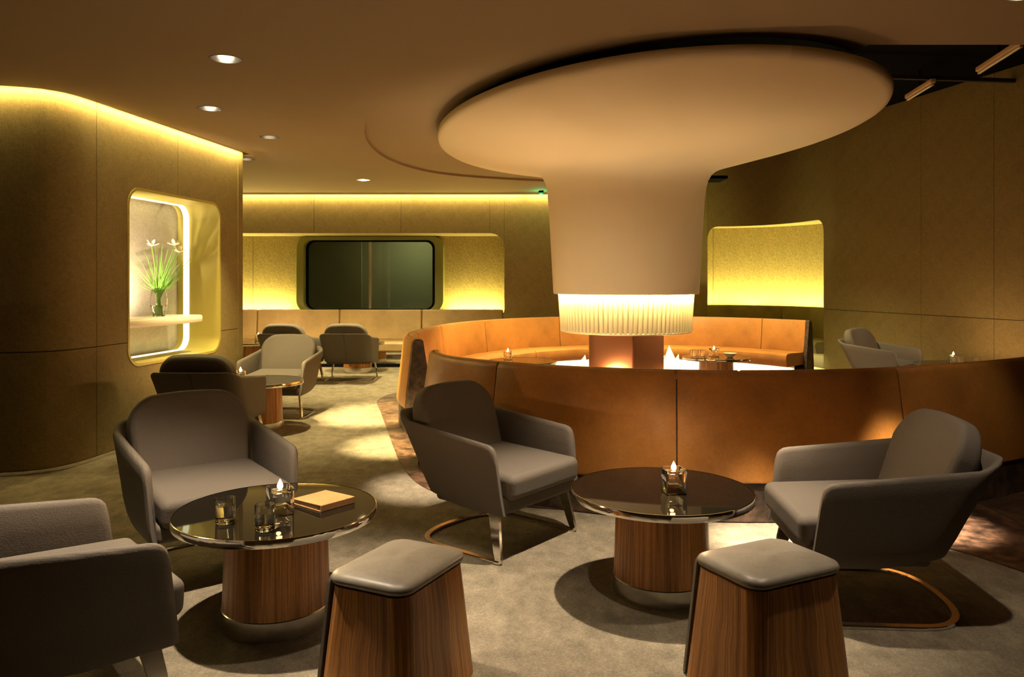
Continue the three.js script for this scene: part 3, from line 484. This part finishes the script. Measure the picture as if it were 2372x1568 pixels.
const SEC = (le) => ({       // le: how far the outer face leans out at its foot
  outer: [[-le, 0.235], [-le - 0.005, 0.25], [-0.006, 0.85], [0.004, 0.874], [0.022, 0.888], [0.036, 0.888], [0.045, 0.875], [0.04, 0.85], [-le + 0.04, 0.25], [-le + 0.035, 0.235]],
  inner: [[0.046, 0.88], [0.052, 0.89], [0.075, 0.89], [0.095, 0.872], [0.125, 0.66], [0.165, 0.455], [0.16, 0.44], [0.10, 0.44], [0.047, 0.85]],
  seat: [[0.115, 0.29], [0.115, 0.43], [0.17, 0.452], [0.60, 0.466], [0.68, 0.462], [0.715, 0.44], [0.725, 0.40], [0.70, 0.30], [0.68, 0.28], [0.18, 0.28]],
  core: [[-le + 0.04, 0.236], [0.041, 0.83], [0.046, 0.83], [0.095, 0.43], [0.112, 0.28], [0.112, 0.236]],
  plinth: [[-le + 0.015, 0.0], [-le + 0.015, 0.23], [0.46, 0.23], [0.46, 0.0]],
  kick: [[0.462, 0.01], [0.462, 0.275], [0.48, 0.275], [0.48, 0.01]],
  end: [[-le, 0.0], [-le, 0.25], [-0.003, 0.855], [0.022, 0.886], [0.075, 0.888], [0.094, 0.872], [0.16, 0.455], [0.17, 0.28], [0.17, 0.0]],
});
function banquette(name, label, d0, d1, outCuts, inCuts, seatCuts, le, endMat) {
  const S = SEC(le);
  const t = thing(name, label, 'banquette', [0, 0.006, 0]);
  const run = (cuts, sec, nm, mat) => { const c = [d0, ...cuts, d1]; for (let i = 0; i < c.length - 1; i++) mesh(nm, arcPiece(sec, c[i], c[i + 1]), mat, t); };
  run(outCuts, S.outer, 'outer_panel', MT.leather); run(inCuts, S.inner, 'back_cushion', MT.leather); run(seatCuts, S.seat, 'seat_cushion', MT.leather);
  mesh('core', arcPiece(S.core, d0, d1, 0), MT.plinth, t); mesh('plinth', arcPiece(S.plinth, d0, d1, 0), MT.plinth, t); mesh('kick_panel', arcPiece(S.kick, d0, d1, 0), MT.whitePaint, t);
  const e = 0.05 / 3.3 * 57.3; mesh('end_cap', arcPiece(S.end, d0 - e, d0 + 0.02, 0, 1), endMat, t); mesh('end_cap', arcPiece(S.end, d1 - 0.02, d1 + e, 0, 1), endMat, t);
  const n = Math.round((d1 - d0) / 14); 
  const st = []; for (let i = 0; i <= n * 3; i++) { const d = d0 + 1 + (d1 - d0 - 2) * i / (n * 3); st.push([rp(d, 0.53, 0.262), rp(d, 0.56, 0.262), rp(d, 0.56, 0.276), rp(d, 0.53, 0.276)]); } mesh('led_strip', loft(st, 1, 0.3), MT.led, t);
  for (let i = 0; i < n; i++) { const a = d0 + 1 + (d1 - d0 - 2) * i / n, b = d0 + 1 + (d1 - d0 - 2) * (i + 1) / n, A = rp(a, 0.545, 0.258), B = rp(b, 0.545, 0.258); rectLight('seat_led_light', A.clone().add(B).multiplyScalar(0.5), DOWN, B.clone().sub(A), A.distanceTo(B) * 0.98, 0.03, WARM, LV.under, t); }
  return t;
}
const degAt = (x, lo, hi) => { let best = lo, bd = 1e9; for (let d = lo; d <= hi; d += 0.1) { const p = rp(d, 0, 0.8), k = Math.abs(1186 + F * p.x / -p.z - x); if (k < bd) { bd = k; best = d; } } return best; };
banquette('ring_banquette', 'curved tan leather banquette back, near half of the ring before the fireplace', -138.5, -44, [degAt(1152, -140, -50), degAt(1567, -140, -50), degAt(2079, -140, -45)], [-118, -94, -70], [-122, -100, -78, -58], 0.11, MT.leather);
banquette('ring_banquette', 'far half of the tan leather ring banquette, seat and back facing the fireplace', 47, 198, [70, 95, 120, 145, 170], [57.5, 80, 104, 127, 151, 175], [66, 90, 99, 116, 140, 163, 183], 0.07, MT.plinth);

// ================================================================== WALL BENCHES
{
  const t = thing('wall_bench', 'long cream leather bench in the alcove under the green window', 'bench');
  const cuts = [-7.15, -5.87, -4.43, -3.0, -1.57, AR - 0.02];
  for (let i = 0; i < cuts.length - 1; i++) {
    const a = cuts[i], b = cuts[i + 1];
    const bk = rbox(b - a - 0.008, 0.53, 0.14, 0.03, (a + b) / 2, 0, 0); bk.rotateX(-0.08); bk.translate(0, 0.68, -13.56); mesh('back_cushion', bk, MT.creamLeather, t);
    mesh('seat_cushion', rbox(b - a - 0.006, 0.18, 0.62, 0.05, (a + b) / 2, 0.34, -13.24), MT.creamLeather, t);
  }
  mesh('mirror_plinth', box(AR + 7.1, 0.19, 0.02, (AR - 7.15) / 2, 0.15, -13.06), MT.mirror, t);
  mesh('kick_board', box(AR + 7.1, 0.055, 0.03, (AR - 7.15) / 2, 0.028, -13.055), MT.black, t);
  mesh('base', box(AR + 7.1, 0.24, 0.5, (AR - 7.15) / 2, 0.122, -13.33), MT.gap, t);
  for (const [a, b] of [[-7.15, -5.9], [-5.9, -4.9], [-4.9, -3.88], [-1.14, AR - 0.02]]) { mesh('led_strip', box(b - a, 0.012, 0.03, (a + b) / 2, 0.89, -13.75), MT.led, t); rectLight('bench_led_light', P3((a + b) / 2, 13.75, 0.90), new THREE.Vector3(0, 1, -0.1), new THREE.Vector3(1, 0, 0), b - a, 0.03, LIME, LV.alcove, t); }
}
{
  const t = thing('wall_bench', 'curved olive leather bench in the lit alcove beyond the ring', 'bench');
  const sec = (s, pts) => pts.map(([o, h]) => { const q = RP.at(s, -o); return P3(q.X, q.D, h); });
  const bench = (name, pts, a, b, mat) => { const n = 10, L = []; for (let i = 0; i <= n; i++) L.push(sec(a + 0.004 + (b - a - 0.008) * i / n, pts)); mesh(name, loft(L, 1, 0.7), mat, t); };
  const m1 = sA0 + (sA1 - sA0) * 0.44, m2 = sA0 + (sA1 - sA0) * 0.82;
  for (const [a, b] of [[sA0 + 0.01, m1], [m1, m2], [m2, sA1 - 0.01]]) {
    bench('back_cushion', [[0.38, 0.44], [0.43, 0.95], [0.45, 0.985], [0.5, 0.985], [0.52, 0.95], [0.52, 0.44]], a, b, MT.oliveLeather);
    bench('seat_cushion', [[-0.12, 0.28], [-0.14, 0.40], [-0.11, 0.45], [0.4, 0.46], [0.42, 0.44], [0.42, 0.27], [-0.1, 0.26]], a, b, MT.oliveLeather);
  }
  bench('base', [[0.1, 0.0], [0.1, 0.26], [0.5, 0.26], [0.5, 0.0]], sA0 + 0.02, sA1 - 0.02, MT.gap);
  ledStrip(RP, sA0 + 0.02, sA1 - 0.02, -0.66, 0.925, 0.03, 0.012, 'led_strip', MT.led, t);
  pathLights('bench_led_light', RP, sA0 + 0.02, sA1 - 0.02, -0.66, 0.945, UP, 0.03, LIME, LV.alcove, 0.6, t);
  pathLights('bench_underlight', RP, sA0 + 0.1, sA1 - 0.1, 0.0, 0.25, DOWN, 0.03, LIME, LV.alcove * 0.4, 0.8, t);
}

// ================================================================== ARMCHAIR
function sweep(points, sides, w, th) { // flat bar: wide axis = sides[i]
  const loops = points.map((p, i) => {
    const a = points[Math.max(0, i - 1)], b = points[Math.min(points.length - 1, i + 1)], t = b.clone().sub(a).normalize(), s = sides[i].clone().sub(t.clone().multiplyScalar(sides[i].dot(t))).normalize(), n = new THREE.Vector3().crossVectors(t, s);
    const e = 0.3; const L = []; for (const [u, v] of [[-1, -e], [-1 + 0.12, -1], [1 - 0.12, -1], [1, -e], [1, e], [1 - 0.12, 1], [-1 + 0.12, 1], [-1, e]]) L.push(p.clone().addScaledVector(s, u * w / 2).addScaledVector(n, v * th / 2)); return L;
  });
  return loft(loops, 1, 0.5);
}
function chairShell() {
  const nS = 14, nA = 8, nB = 10, T = 0.042, cols = [];
  const plan = (k, v) => {           // k = 0..1 along the U from the front left round the back to the front right
    const w = 0.355 + 0.018 * v, zf = 0.395 - 0.04 * v, zr = -0.20 - 0.235 * v * (0.85 + 0.15 * v), r = 0.15;
    const l1 = zf - (zr + r), l2 = Math.PI / 2 * r, l3 = 2 * (w - r); const u = k;
    if (u <= 1) return [-w, zf - l1 * u, -1, 0];
    if (u <= 2) { const a = (u - 1) * Math.PI / 2; return [-w + r - r * Math.cos(a), zr + r - r * Math.sin(a), -Math.cos(a), -Math.sin(a)]; }
    if (u <= 3) return [-w + r + l3 * (u - 2), zr, 0, -1];
    if (u <= 4) { const a = (u - 3) * Math.PI / 2; return [w - r + r * Math.sin(a), zr + r - r * Math.cos(a), Math.sin(a), -Math.cos(a)]; }
    return [w, zr + r + l1 * (u - 4), 1, 0];
  };
  const us = [0, 0.012, 0.03, 0.06, 0.1, 0.15]; for (let i = 1; i <= nS; i++) us.push(0.15 + 0.85 * i / nS); for (let i = 1; i <= nA; i++) us.push(1 + i / nA); for (let i = 1; i <= nB; i++) us.push(2 + i / nB); for (let i = 1; i <= nA; i++) us.push(3 + i / nA); for (let i = 1; i <= nS; i++) us.push(4 + 0.85 * i / nS); us.push(4.9, 4.94, 4.97, 4.988, 5);
  for (const u of us) {
    const e = Math.min(u, 5 - u) * 0.55, rr = 0.05;         // metres from the front edge
    const k = Math.min(1, Math.min(u, 5 - u));
    let ht = 0.60 + 0.105 * Math.pow(Math.min(1.6, Math.min(u, 5 - u)) / 1.6, 1.05); if (e < rr) ht -= rr - Math.sqrt(Math.max(0, rr * rr - (rr - e) ** 2));
    const hb = 0.245 + (k > 0.55 ? 0.035 * ((k - 0.55) / 0.45) ** 2 : 0);
    const slim = Math.min(1, 0.45 + 0.55 * Math.min(1, e / 0.022)), L = [];
    const pt = (v, o) => { const q = plan(u, v), h = hb + (ht - hb) * v; return new THREE.Vector3(q[0] - q[2] * o, h, q[1] - q[3] * o); };
    const t = T * slim, off = T * (1 - slim) / 2;
    for (const v of [0.0, 0.03, 0.2, 0.4, 0.6, 0.8, 0.94]) L.push(pt(v, off + (v === 0 ? 0.022 : v < 0.05 ? 0.006 : 0)));
    L.push(pt(0.985, off + 0.006), pt(1.0, off + t * 0.3), pt(1.0, off + t * 0.65), pt(0.985, off + t - 0.006));
    for (const v of [0.94, 0.7, 0.4, 0.15, 0.0]) L.push(pt(v, off + t));
    cols.push(L);
  }
  return loft(cols, 1, 0.9);
}
function makeChairParts() {
  const G = {};
  G.shell = chairShell();
  { const ps = []; for (let i = 0; i <= 8; i++) { const v = 0.04 + 0.94 * i / 8; ps.push(new THREE.Vector3(0, 0.28 + 0.425 * v, -0.20 - 0.235 * v * (0.85 + 0.15 * v) - 0.0005)); } G.seam = new THREE.TubeGeometry(new THREE.CatmullRomCurve3(ps), 12, 0.0025, 5); }
  G.base = rbox(0.64, 0.085, 0.50, 0.025, 0, 0.289, 0.143);
  const seat = new RoundedBoxGeometry(0.615, 0.13, 0.63, 5, 0.038); { const p = seat.attributes.position; for (let i = 0; i < p.count; i++) { const x = p.getX(i) / 0.3075, z = p.getZ(i) / 0.31, y = p.getY(i); if (y > 0) p.setY(i, y + 0.016 * (1 - x * x) * (1 - z * z * 0.6)); p.setX(i, p.getX(i) * (1 - 0.04 * (z < 0 ? -z : 0))); } seat.computeVertexNormals(); }
  G.seat = boxUV(seat.rotateX(0.05).translate(0, 0.395, 0.115));
  const s = new THREE.Shape(); s.moveTo(-0.25, 0); s.lineTo(0.25, 0); s.lineTo(0.275, 0.255); s.bezierCurveTo(0.272, 0.315, 0.235, 0.375, 0.17, 0.39); s.bezierCurveTo(0.06, 0.404, -0.06, 0.404, -0.17, 0.39); s.bezierCurveTo(-0.235, 0.375, -0.272, 0.315, -0.275, 0.255); s.closePath();
  const bk = new THREE.ExtrudeGeometry(s, { depth: 0.05, bevelEnabled: true, bevelThickness: 0.036, bevelSize: 0.034, bevelSegments: 6, curveSegments: 10 });
  { const p = bk.attributes.position; for (let i = 0; i < p.count; i++) { const y = p.getY(i), x = p.getX(i); p.setZ(i, p.getZ(i) * (1 - 0.25 * Math.max(0, y - 0.25) / 0.2) - 0.05 * (1 - (x / 0.3) ** 2) * 0.3); } }
  G.back = boxUV(toCreasedNormals(bk.rotateX(-0.36).translate(0, 0.43, -0.185), 1.0));
  const pts = [], sd = [], X = new THREE.Vector3(1, 0, 0); const add = (x, y, z, s2) => { pts.push(new THREE.Vector3(x, y, z)); sd.push(s2); };
  const half = [[-0.336, 0.012, 0.372], [-0.337, 0.009, 0.35], [-0.338, 0.008, 0.2], [-0.338, 0.008, 0.05], [-0.338, 0.008, -0.05]];
  half.forEach(([x, y, z]) => add(x, y, z, X));
  for (let i = 1; i < 22; i++) { const a = Math.PI * i / 22; const cx = -Math.cos(a), sz = Math.sin(a); const px = Math.sign(cx) * Math.pow(Math.abs(cx), 0.8) * 0.337, pz = -0.05 - 0.235 * Math.pow(sz, 0.8); add(px, 0.008, pz, new THREE.Vector3(-cx, 0, sz * 1.2).normalize().multiplyScalar(1)); }
  half.slice().reverse().forEach(([x, y, z]) => add(-x, y, z, X.clone().negate()));
  G.frame = sweep(pts, sd, 0.034, 0.016);
  const blade = (sx) => loft([[0.262, 0.27, 0.34, 0.305], [0.14, 0.305, 0.362, 0.322], [0.05, 0.333, 0.377, 0.334], [0.016, 0.345, 0.385, 0.338], [0.001, 0.352, 0.376, 0.338]].map(([y, z0, z1, x]) => [[x - 0.009, z0], [x + 0.009, z0], [x + 0.009, z1], [x - 0.009, z1]].map(([a, b]) => new THREE.Vector3(sx * a, y, b))), 1, 0.5);
  G.legs = [blade(-1), blade(1)];
  return G;
}
const CG = makeChairParts();
function chair(label, X, D, fx, fd, group = 'grey lounge armchairs', s = 1) {
  const t = thing('lounge_armchair', label, 'armchair', [X, 0, -D], Math.atan2(fx, -fd), group); t.scale.setScalar(s);
  mesh('shell', CG.shell, MT.grey, t); mesh('back_seam', CG.seam, MT.gap, t); mesh('seat_base', CG.base, MT.grey, t); mesh('seat_cushion', CG.seat, MT.grey, t); mesh('back_cushion', CG.back, MT.grey, t);
  for (const g of CG.legs) mesh('leg', g, MT.chrome, t);
  mesh('sled_frame', CG.frame, MT.chrome, t).userData.label = 'chrome flat bar sled frame';
  return t;
}
chair('grey armchair before the curved leather wall, turned towards the single candle table', -0.14, 4.46, 0.78, -0.625);
chair('grey armchair seen from its side, facing the single candle table', 1.67, 3.57, -0.998, 0.064);
chair('grey armchair facing the viewer behind the table with two water glasses', -1.60, 4.03, 0.62, -0.785);
chair('dark grey armchair cut off by the lower corner, its side to the viewer', -1.62, 2.56, 0.74, 0.67);
chair('grey armchair seen from behind against the niche wall', -2.60, 6.70, 0.02, 1);
chair('grey armchair facing the viewer across the small table by the niche wall', -2.52, 8.5, -0.05, -1);
chair('dark armchair from behind, closer to the niche wall, at the window bench', -3.2, 11.25, 0.12, 0.99);
chair('dark armchair seen squarely from behind at the window bench', -2.36, 11.3, 0.0, 1);
chair('armchair beyond the ring banquette near the tall right-hand wall', 4.62, 9.75, 0.64, -0.77);

// ================================================================== TABLES
const TG = {
  top: new THREE.LatheGeometry([[0, 0.444], [0.40, 0.444], [0.4165, 0.445], [0.4165, 0.4745], [0.414, 0.476], [0, 0.476]].map(p => new THREE.Vector2(...p)), 96),
  band: new THREE.LatheGeometry([[0.417, 0.443], [0.4205, 0.444], [0.4215, 0.446], [0.4215, 0.474], [0.4205, 0.4765], [0.4165, 0.477]].map(p => new THREE.Vector2(...p)), 128),
  collar: new THREE.CylinderGeometry(0.2, 0.2, 0.012, 48).translate(0, 0.438, 0),
};
{ const rows = []; for (let i = 0; i <= 4; i++) { const h = 0.08 + 0.352 * i / 4, r = 0.222 - 0.012 * i / 4; rows.push(Array.from({ length: 65 }, (_, j) => new THREE.Vector3(r * Math.cos(j / 64 * 2 * Math.PI), h, r * Math.sin(j / 64 * 2 * Math.PI)))); } TG.ped = grid(rows, (i, j, p) => [j / 64 * 1.38, p.y]); }
TG.foot = new THREE.LatheGeometry([[0, 0], [0.224, 0], [0.226, 0.002], [0.226, 0.078], [0.222, 0.081], [0.2, 0.081]].map(p => new THREE.Vector2(...p)), 64);
for (const k of ['top', 'band', 'foot']) TG[k] = toCreasedNormals(TG[k], 0.5);
function table(label, X, D, base = 0) {
  const t = thing('cocktail_table', label, 'table', [X, base, -D], (X * 7.3 + D) % 6.28, 'round black glass tables');
  mesh('table_top', TG.top, MT.blackGlass, t).userData.label = 'black mirror glass top'; mesh('edge_band', TG.band, MT.chrome, t); mesh('collar', TG.collar, MT.black, t); mesh('pedestal', TG.ped, MT.wood, t); mesh('foot_ring', TG.foot, MT.brushed, t);
  return t;
}
table('round black table with two water glasses, a candle and a tan menu', -1.006, 3.325);
table('round black table with a single glass candle before the leather wall', 0.699, 3.637);
table('round black table between the two armchairs by the niche wall', -2.47, 7.6);
table('round table behind the dark armchair squarely seen from behind', -2.45, 12.35);
table('round table with a candle at the far left of the window bench', -4.05, 12.35);
table('round black table inside the ring, with a candle and row of glasses', 2.6, 9.9, 0.006);
table('round black table inside the ring with one candle, near the ring entrance', 0.12, 9.4, 0.006);
table('round table with a candle beside the tall wall beyond the ring', 5.12, 9.0, 0.006);

// ================================================================== STOOLS
function rrLoop(a, b, r, y, n = 6, dz = 0) { const L = []; for (const [sx, sz, a0] of [[1, 1, 0], [-1, 1, 90], [-1, -1, 180], [1, -1, 270]]) for (let i = 0; i <= n; i++) { const t = (a0 + 90 * i / n) * Math.PI / 180; L.push(new THREE.Vector3(sx * (a - r) + r * Math.cos(t), y, sz * (b - r) + r * Math.sin(t) + dz)); } return L; }
function stool(label, X, D, phi) {
  const t = thing('stool', label, 'stool', [X, 0, -D], phi, 'wooden stools with grey leather seats');
  const body = []; for (const [k, y] of [[0, 0.004], [0.02, 0.008], [0.5, 0.2], [1, 0.40], [1, 0.412]]) body.push(rrLoop(0.242 - 0.034 * k, 0.19 - 0.034 * k, 0.06, y));
  const bg = loft(body, 1, 0.8); { const p = bg.attributes.position, uv = bg.attributes.uv; for (let i = 0; i < p.count; i++) uv.setXY(i, uv.getY(i), p.getY(i)); }
  mesh('wood_body', bg, MT.wood, t);
  const c = []; for (const [a, b, r, y] of [[0.16, 0.11, 0.05, 0.410], [0.195, 0.145, 0.06, 0.411], [0.214, 0.163, 0.062, 0.424], [0.217, 0.166, 0.062, 0.436], [0.212, 0.161, 0.062, 0.447], [0.195, 0.145, 0.06, 0.456], [0.16, 0.11, 0.055, 0.463], [0.1, 0.06, 0.04, 0.467], [0.03, 0.02, 0.01, 0.468]]) c.push(rrLoop(a, b, r, y));
  mesh('seat_pad', loft(c, 1, 1.2), MT.greyLeather, t);
  // leather flap running down the far face
  const w = []; const path = [[-0.157, 0.438, 0.188], [-0.163, 0.425, 0.192], [-0.167, 0.41, 0.194], [-0.174, 0.30, 0.202], [-0.183, 0.2, 0.208], [-0.199, 0.004, 0.222]];
  for (const [z, y, a] of path) { const th = 0.012; w.push([new THREE.Vector3(-a, y, z), new THREE.Vector3(a, y, z), new THREE.Vector3(a, y - (y > 0.44 ? th : 0), z + (y > 0.44 ? 0 : th)), new THREE.Vector3(-a, y - (y > 0.44 ? th : 0), z + (y > 0.44 ? 0 : th))]); }
  mesh('leather_flap', loft(w, 1, 0.9), MT.greyLeather, t);
  return t;
}
stool('square wooden stool with grey leather seat beside the table with two water glasses', -0.40, 2.77, 64 * Math.PI / 180);
stool('square wooden stool with grey leather seat before the single candle table', 0.92, 2.80, 26.6 * Math.PI / 180);

// ================================================================== THINGS ON TABLES
const TY = 0.4762;
function flameGeo(h, r) { return new THREE.LatheGeometry(Array.from({ length: 12 }, (_, k) => { const u = k / 11; return new THREE.Vector2(r * Math.sin(Math.PI * Math.pow(u, 0.6)) + 0.0002, u * h); }), 14); }
const cupOuter = (() => { const s = rrPath(THREE.Shape, -0.05, -0.05, 0.05, 0.05, 0.012); return s; })();
const CGL = {};
{ // thick square glass cup: outer block minus square well
  const outer = []; for (const [a, y] of [[0.046, 0], [0.049, 0.003], [0.049, 0.107], [0.047, 0.11]]) outer.push(rrLoop(a, a, 0.01, y, 3));
  const well = [[0.047, 0.11], [0.041, 0.108], [0.040, 0.034], [0.034, 0.030]].map(([a, y]) => rrLoop(a, a, 0.008, y, 3));
  CGL.holder = loft([...outer, ...well], 1, 0.6);
  CGL.wax = loft([[0.034, 0.0315], [0.0385, 0.033], [0.0385, 0.088], [0.036, 0.09]].map(([a, y]) => rrLoop(a, a, 0.008, y, 3)), 1, 0.6);
  CGL.wick = new THREE.CylinderGeometry(0.0012, 0.0012, 0.016, 6).translate(0, 0.097, 0);
  CGL.flame = flameGeo(0.045, 0.012).translate(0, 0.098, 0);
}
function candle(label, X, D, turn, k = 1, y = TY, s = 1) {
  const t = thing('glass_candle', label, 'candle', [X, y, -D], turn, 'candles in square glass'); t.scale.setScalar(s);
  mesh('glass_holder', CGL.holder, MT.glass, t); mesh('wax', CGL.wax, MT.water, t); mesh('wick', CGL.wick, MT.char, t); mesh('flame', CGL.flame, MT.flame, t);
  point('candle_light', new THREE.Vector3(0, 0.118, 0), FLAME, LV.candle * k, 0.5, t);
  return t;
}
candle('glass candle beside two water glasses and a menu', -0.973, 3.26, 0.5);
candle('glass candle alone on the black table before the leather wall', 0.745, 3.58, 0.12);
candle('glass candle on the small table by the niche wall', -2.62, 7.5, 0.3, 1.4);
candle('glass candle at the far left by the window bench', -4.08, 12.5, 0.2, 1.5);
candle('glass candle inside the ring near the ring entrance', -0.05, 9.5, 0.2, 1.4, TY + 0.006);
candle('glass candle inside the ring beside a row of glasses', 2.56, 9.85, 0.2, 1.4, TY + 0.006);
candle('glass candle beside the tall wall beyond the ring', 5.14, 9.05, 0.2, 1.6, TY + 0.006);
const TUM = {
  glass: toCreasedNormals(new THREE.LatheGeometry([[0, 0], [0.034, 0], [0.037, 0.003], [0.0385, 0.02], [0.0395, 0.1], [0.0385, 0.101], [0.0375, 0.1], [0.0362, 0.016], [0.03, 0.013], [0, 0.013]].map(p => new THREE.Vector2(...p)), 40), 0.6),
  water: toCreasedNormals(new THREE.LatheGeometry([[0, 0.0134], [0.03, 0.0134], [0.0360, 0.0165], [0.0368, 0.07], [0, 0.07]].map(p => new THREE.Vector2(...p)), 40), 0.6),
};
function tumbler(label, X, D, y = TY, water = true, group) {
  const t = thing('water_glass', label, 'glass', [X, y, -D], 0, group);
  if (water) { const g = mesh('tumbler', TUM.glass, MT.glass, t); mesh('water', TUM.water, MT.water, t); } else mesh('tumbler', TUM.glass, MT.glass, t);
  return t;
}
tumbler('water glass standing farther from the candle on the black table', -1.155, 3.13, TY, true, 'water glasses on the black table');
tumbler('water glass standing right before the candle on the black table', -0.966, 3.04, TY, true, 'water glasses on the black table');
{ // menu folder, a little open
  const t = thing('menu_folder', 'tan leather menu folder lying on the black table', 'menu', [-0.825, TY, -3.40], 2.46);
  const lower = rbox(0.20, 0.004, 0.18, 0.0015, 0, 0.002, 0, 1); mesh('cover', lower, MT.menu, t);
  for (let i = 0; i < 3; i++) { const g = box(0.19, 0.0015, 0.172, 0.095, 0, 0); g.rotateZ(-0.012 * (i + 1)); g.translate(-0.097, 0.0065 + 0.004 * i, 0); g.rotateZ(0.0); mesh('page', g.translate(0, 0.002 * i + 0.001, 0), MT.paper, t); }
  const up = rbox(0.20, 0.005, 0.18, 0.002, 0, 0, 0, 1); up.rotateZ(-0.03); mesh('cover', up.translate(0, 0.0235, 0), MT.menu, t);
  mesh('spine', rbox(0.006, 0.028, 0.18, 0.002, -0.1, 0.0142, 0, 1), MT.menu, t);
}
for (let i = 0; i < 4; i++) tumbler(['empty glass at the outer end of the row inside the ring', 'second empty glass of the row inside the ring', 'third empty glass of the row inside the ring', 'empty glass of the row inside the ring closest to the candle'][i], 2.26 + 0.05 * i, 9.70 + 0.085 * (i % 2), TY + 0.006, false, 'row of glasses inside the ring');
for (let i = 0; i < 3; i++) tumbler(['empty glass standing before the candle by the tall wall', 'empty glass behind the candle by the tall wall', 'empty glass at the edge of the table by the tall wall'][i], 5.0 + 0.13 * i, 8.80 + 0.08 * (i % 2), TY + 0.006, false, 'glasses on the table by the tall wall');
{
  const t = thing('nut_bowl', 'small cream bowl beside the candle inside the ring', 'bowl', [2.75, TY + 0.006, -9.8]);
  mesh('bowl', new THREE.LatheGeometry([[0, 0], [0.03, 0], [0.034, 0.008], [0.06, 0.03], [0.085, 0.052], [0.087, 0.055], [0.082, 0.054], [0.055, 0.034], [0.02, 0.014], [0, 0.012]].map(p => new THREE.Vector2(...p)), 40), MT.ceramic, t);
  mesh('foot', new THREE.TorusGeometry(0.028, 0.003, 6, 32).rotateX(Math.PI / 2).translate(0, 0.003, 0), MT.ceramic, t);
}
// ---- vase with flowers in the niche, and the little uplight on the shelf
{
  const nb = MT.basis, at = (x, y, z) => new THREE.Vector3(x, y, z).applyMatrix4(nb);
  const p = at(1.30, 1.10, -0.27); const t = thing('flower_vase', 'clear vase of white flowers on long green stems in the niche', 'vase', p.toArray());
  mesh('vase_glass', toCreasedNormals(new THREE.LatheGeometry([[0, 0], [0.05, 0], [0.056, 0.006], [0.074, 0.09], [0.078, 0.17], [0.062, 0.26], [0.0605, 0.26], [0.075, 0.17], [0.071, 0.09], [0.053, 0.012], [0, 0.012]].map(q => new THREE.Vector2(...q)), 40), 0.6), MT.glass, t);
  mesh('water', new THREE.LatheGeometry([[0, 0.0125], [0.0528, 0.0125], [0.0705, 0.09], [0.0725, 0.11], [0, 0.11]].map(q => new THREE.Vector2(...q)), 40), MT.water, t);
  const tips = [];
  for (let i = 0; i < 75; i++) {
    const a = rnd() * 6.283, flower = i < 3; const spread = flower ? [-0.06, 0.17, 0.22, 0.02, -0.12][i] : (rnd() - 0.5) * 0.62, dz = flower ? [0.02, 0.03, 0.05, -0.06, -0.04][i] : (rnd() - 0.5) * 0.3;
    const h = flower ? [0.70, 0.72, 0.66, 0.64, 0.6][i] : 0.38 + rnd() * 0.34; const bx = Math.cos(a) * 0.03, bz = Math.sin(a) * 0.03;
    const tip = new THREE.Vector3(spread, h - Math.abs(spread) * 0.15, dz);
    const cv = new THREE.CatmullRomCurve3([new THREE.Vector3(bx, 0.02, bz), new THREE.Vector3(-bx * 0.4 + spread * 0.1, 0.24, -bz * 0.4), new THREE.Vector3(spread * 0.55, h * 0.7, dz * 0.6), tip]);
    const g = new THREE.TubeGeometry(cv, 10, flower ? 0.005 : 0.0045, 5); { const q = g.attributes.position; if (!flower) for (let k = 0; k < q.count; k++) { const ring = Math.floor(k / 6) / 10, c = cv.getPoint(ring), f = 1 - 0.75 * ring; q.setXYZ(k, c.x + (q.getX(k) - c.x) * f, c.y + (q.getY(k) - c.y) * f, c.z + (q.getZ(k) - c.z) * f); } }
    mesh(flower ? 'stem' : 'leaf_blade', g, MT.stem, t); if (flower) tips.push(tip);
  }
  tips.forEach((tip, k) => {
    const fl = new THREE.Group(); fl.name = 'flower'; fl.position.copy(tip); t.add(fl);
    for (let j = 0; j < 6; j++) { const g = new THREE.SphereGeometry(0.034, 10, 8); g.scale(0.55, 0.16, 1.25); g.translate(0, 0, 0.034); g.rotateX(j % 2 ? -0.95 : -0.35); const m = mesh('petal', g, MT.petal, fl); m.rotation.y = j / 6 * 6.283 + k; }
  });
  const c = at(0.66, 1.10, -0.2), u = thing('shelf_uplight', 'small bright uplight at the hidden end of the niche shelf', 'light', c.toArray());
  mesh('housing', new THREE.LatheGeometry([[0, 0], [0.035, 0], [0.035, 0.03], [0.03, 0.03], [0.03, 0.012], [0, 0.012]].map(q => new THREE.Vector2(...q)), 24), MT.brushed, u); mesh('lamp', new THREE.CylinderGeometry(0.027, 0.027, 0.006, 20).translate(0, 0.02, 0), MT.lampDisc, u);
  const tgt = at(0.85, 1.4, -0.47).sub(c); spot('uplight_beam', new THREE.Vector3(0, 0.04, 0), tgt, WHITE, LV.nicheSpot * 3, 62, 0.7, 1, u);
}
renderer.render(scene, camera);
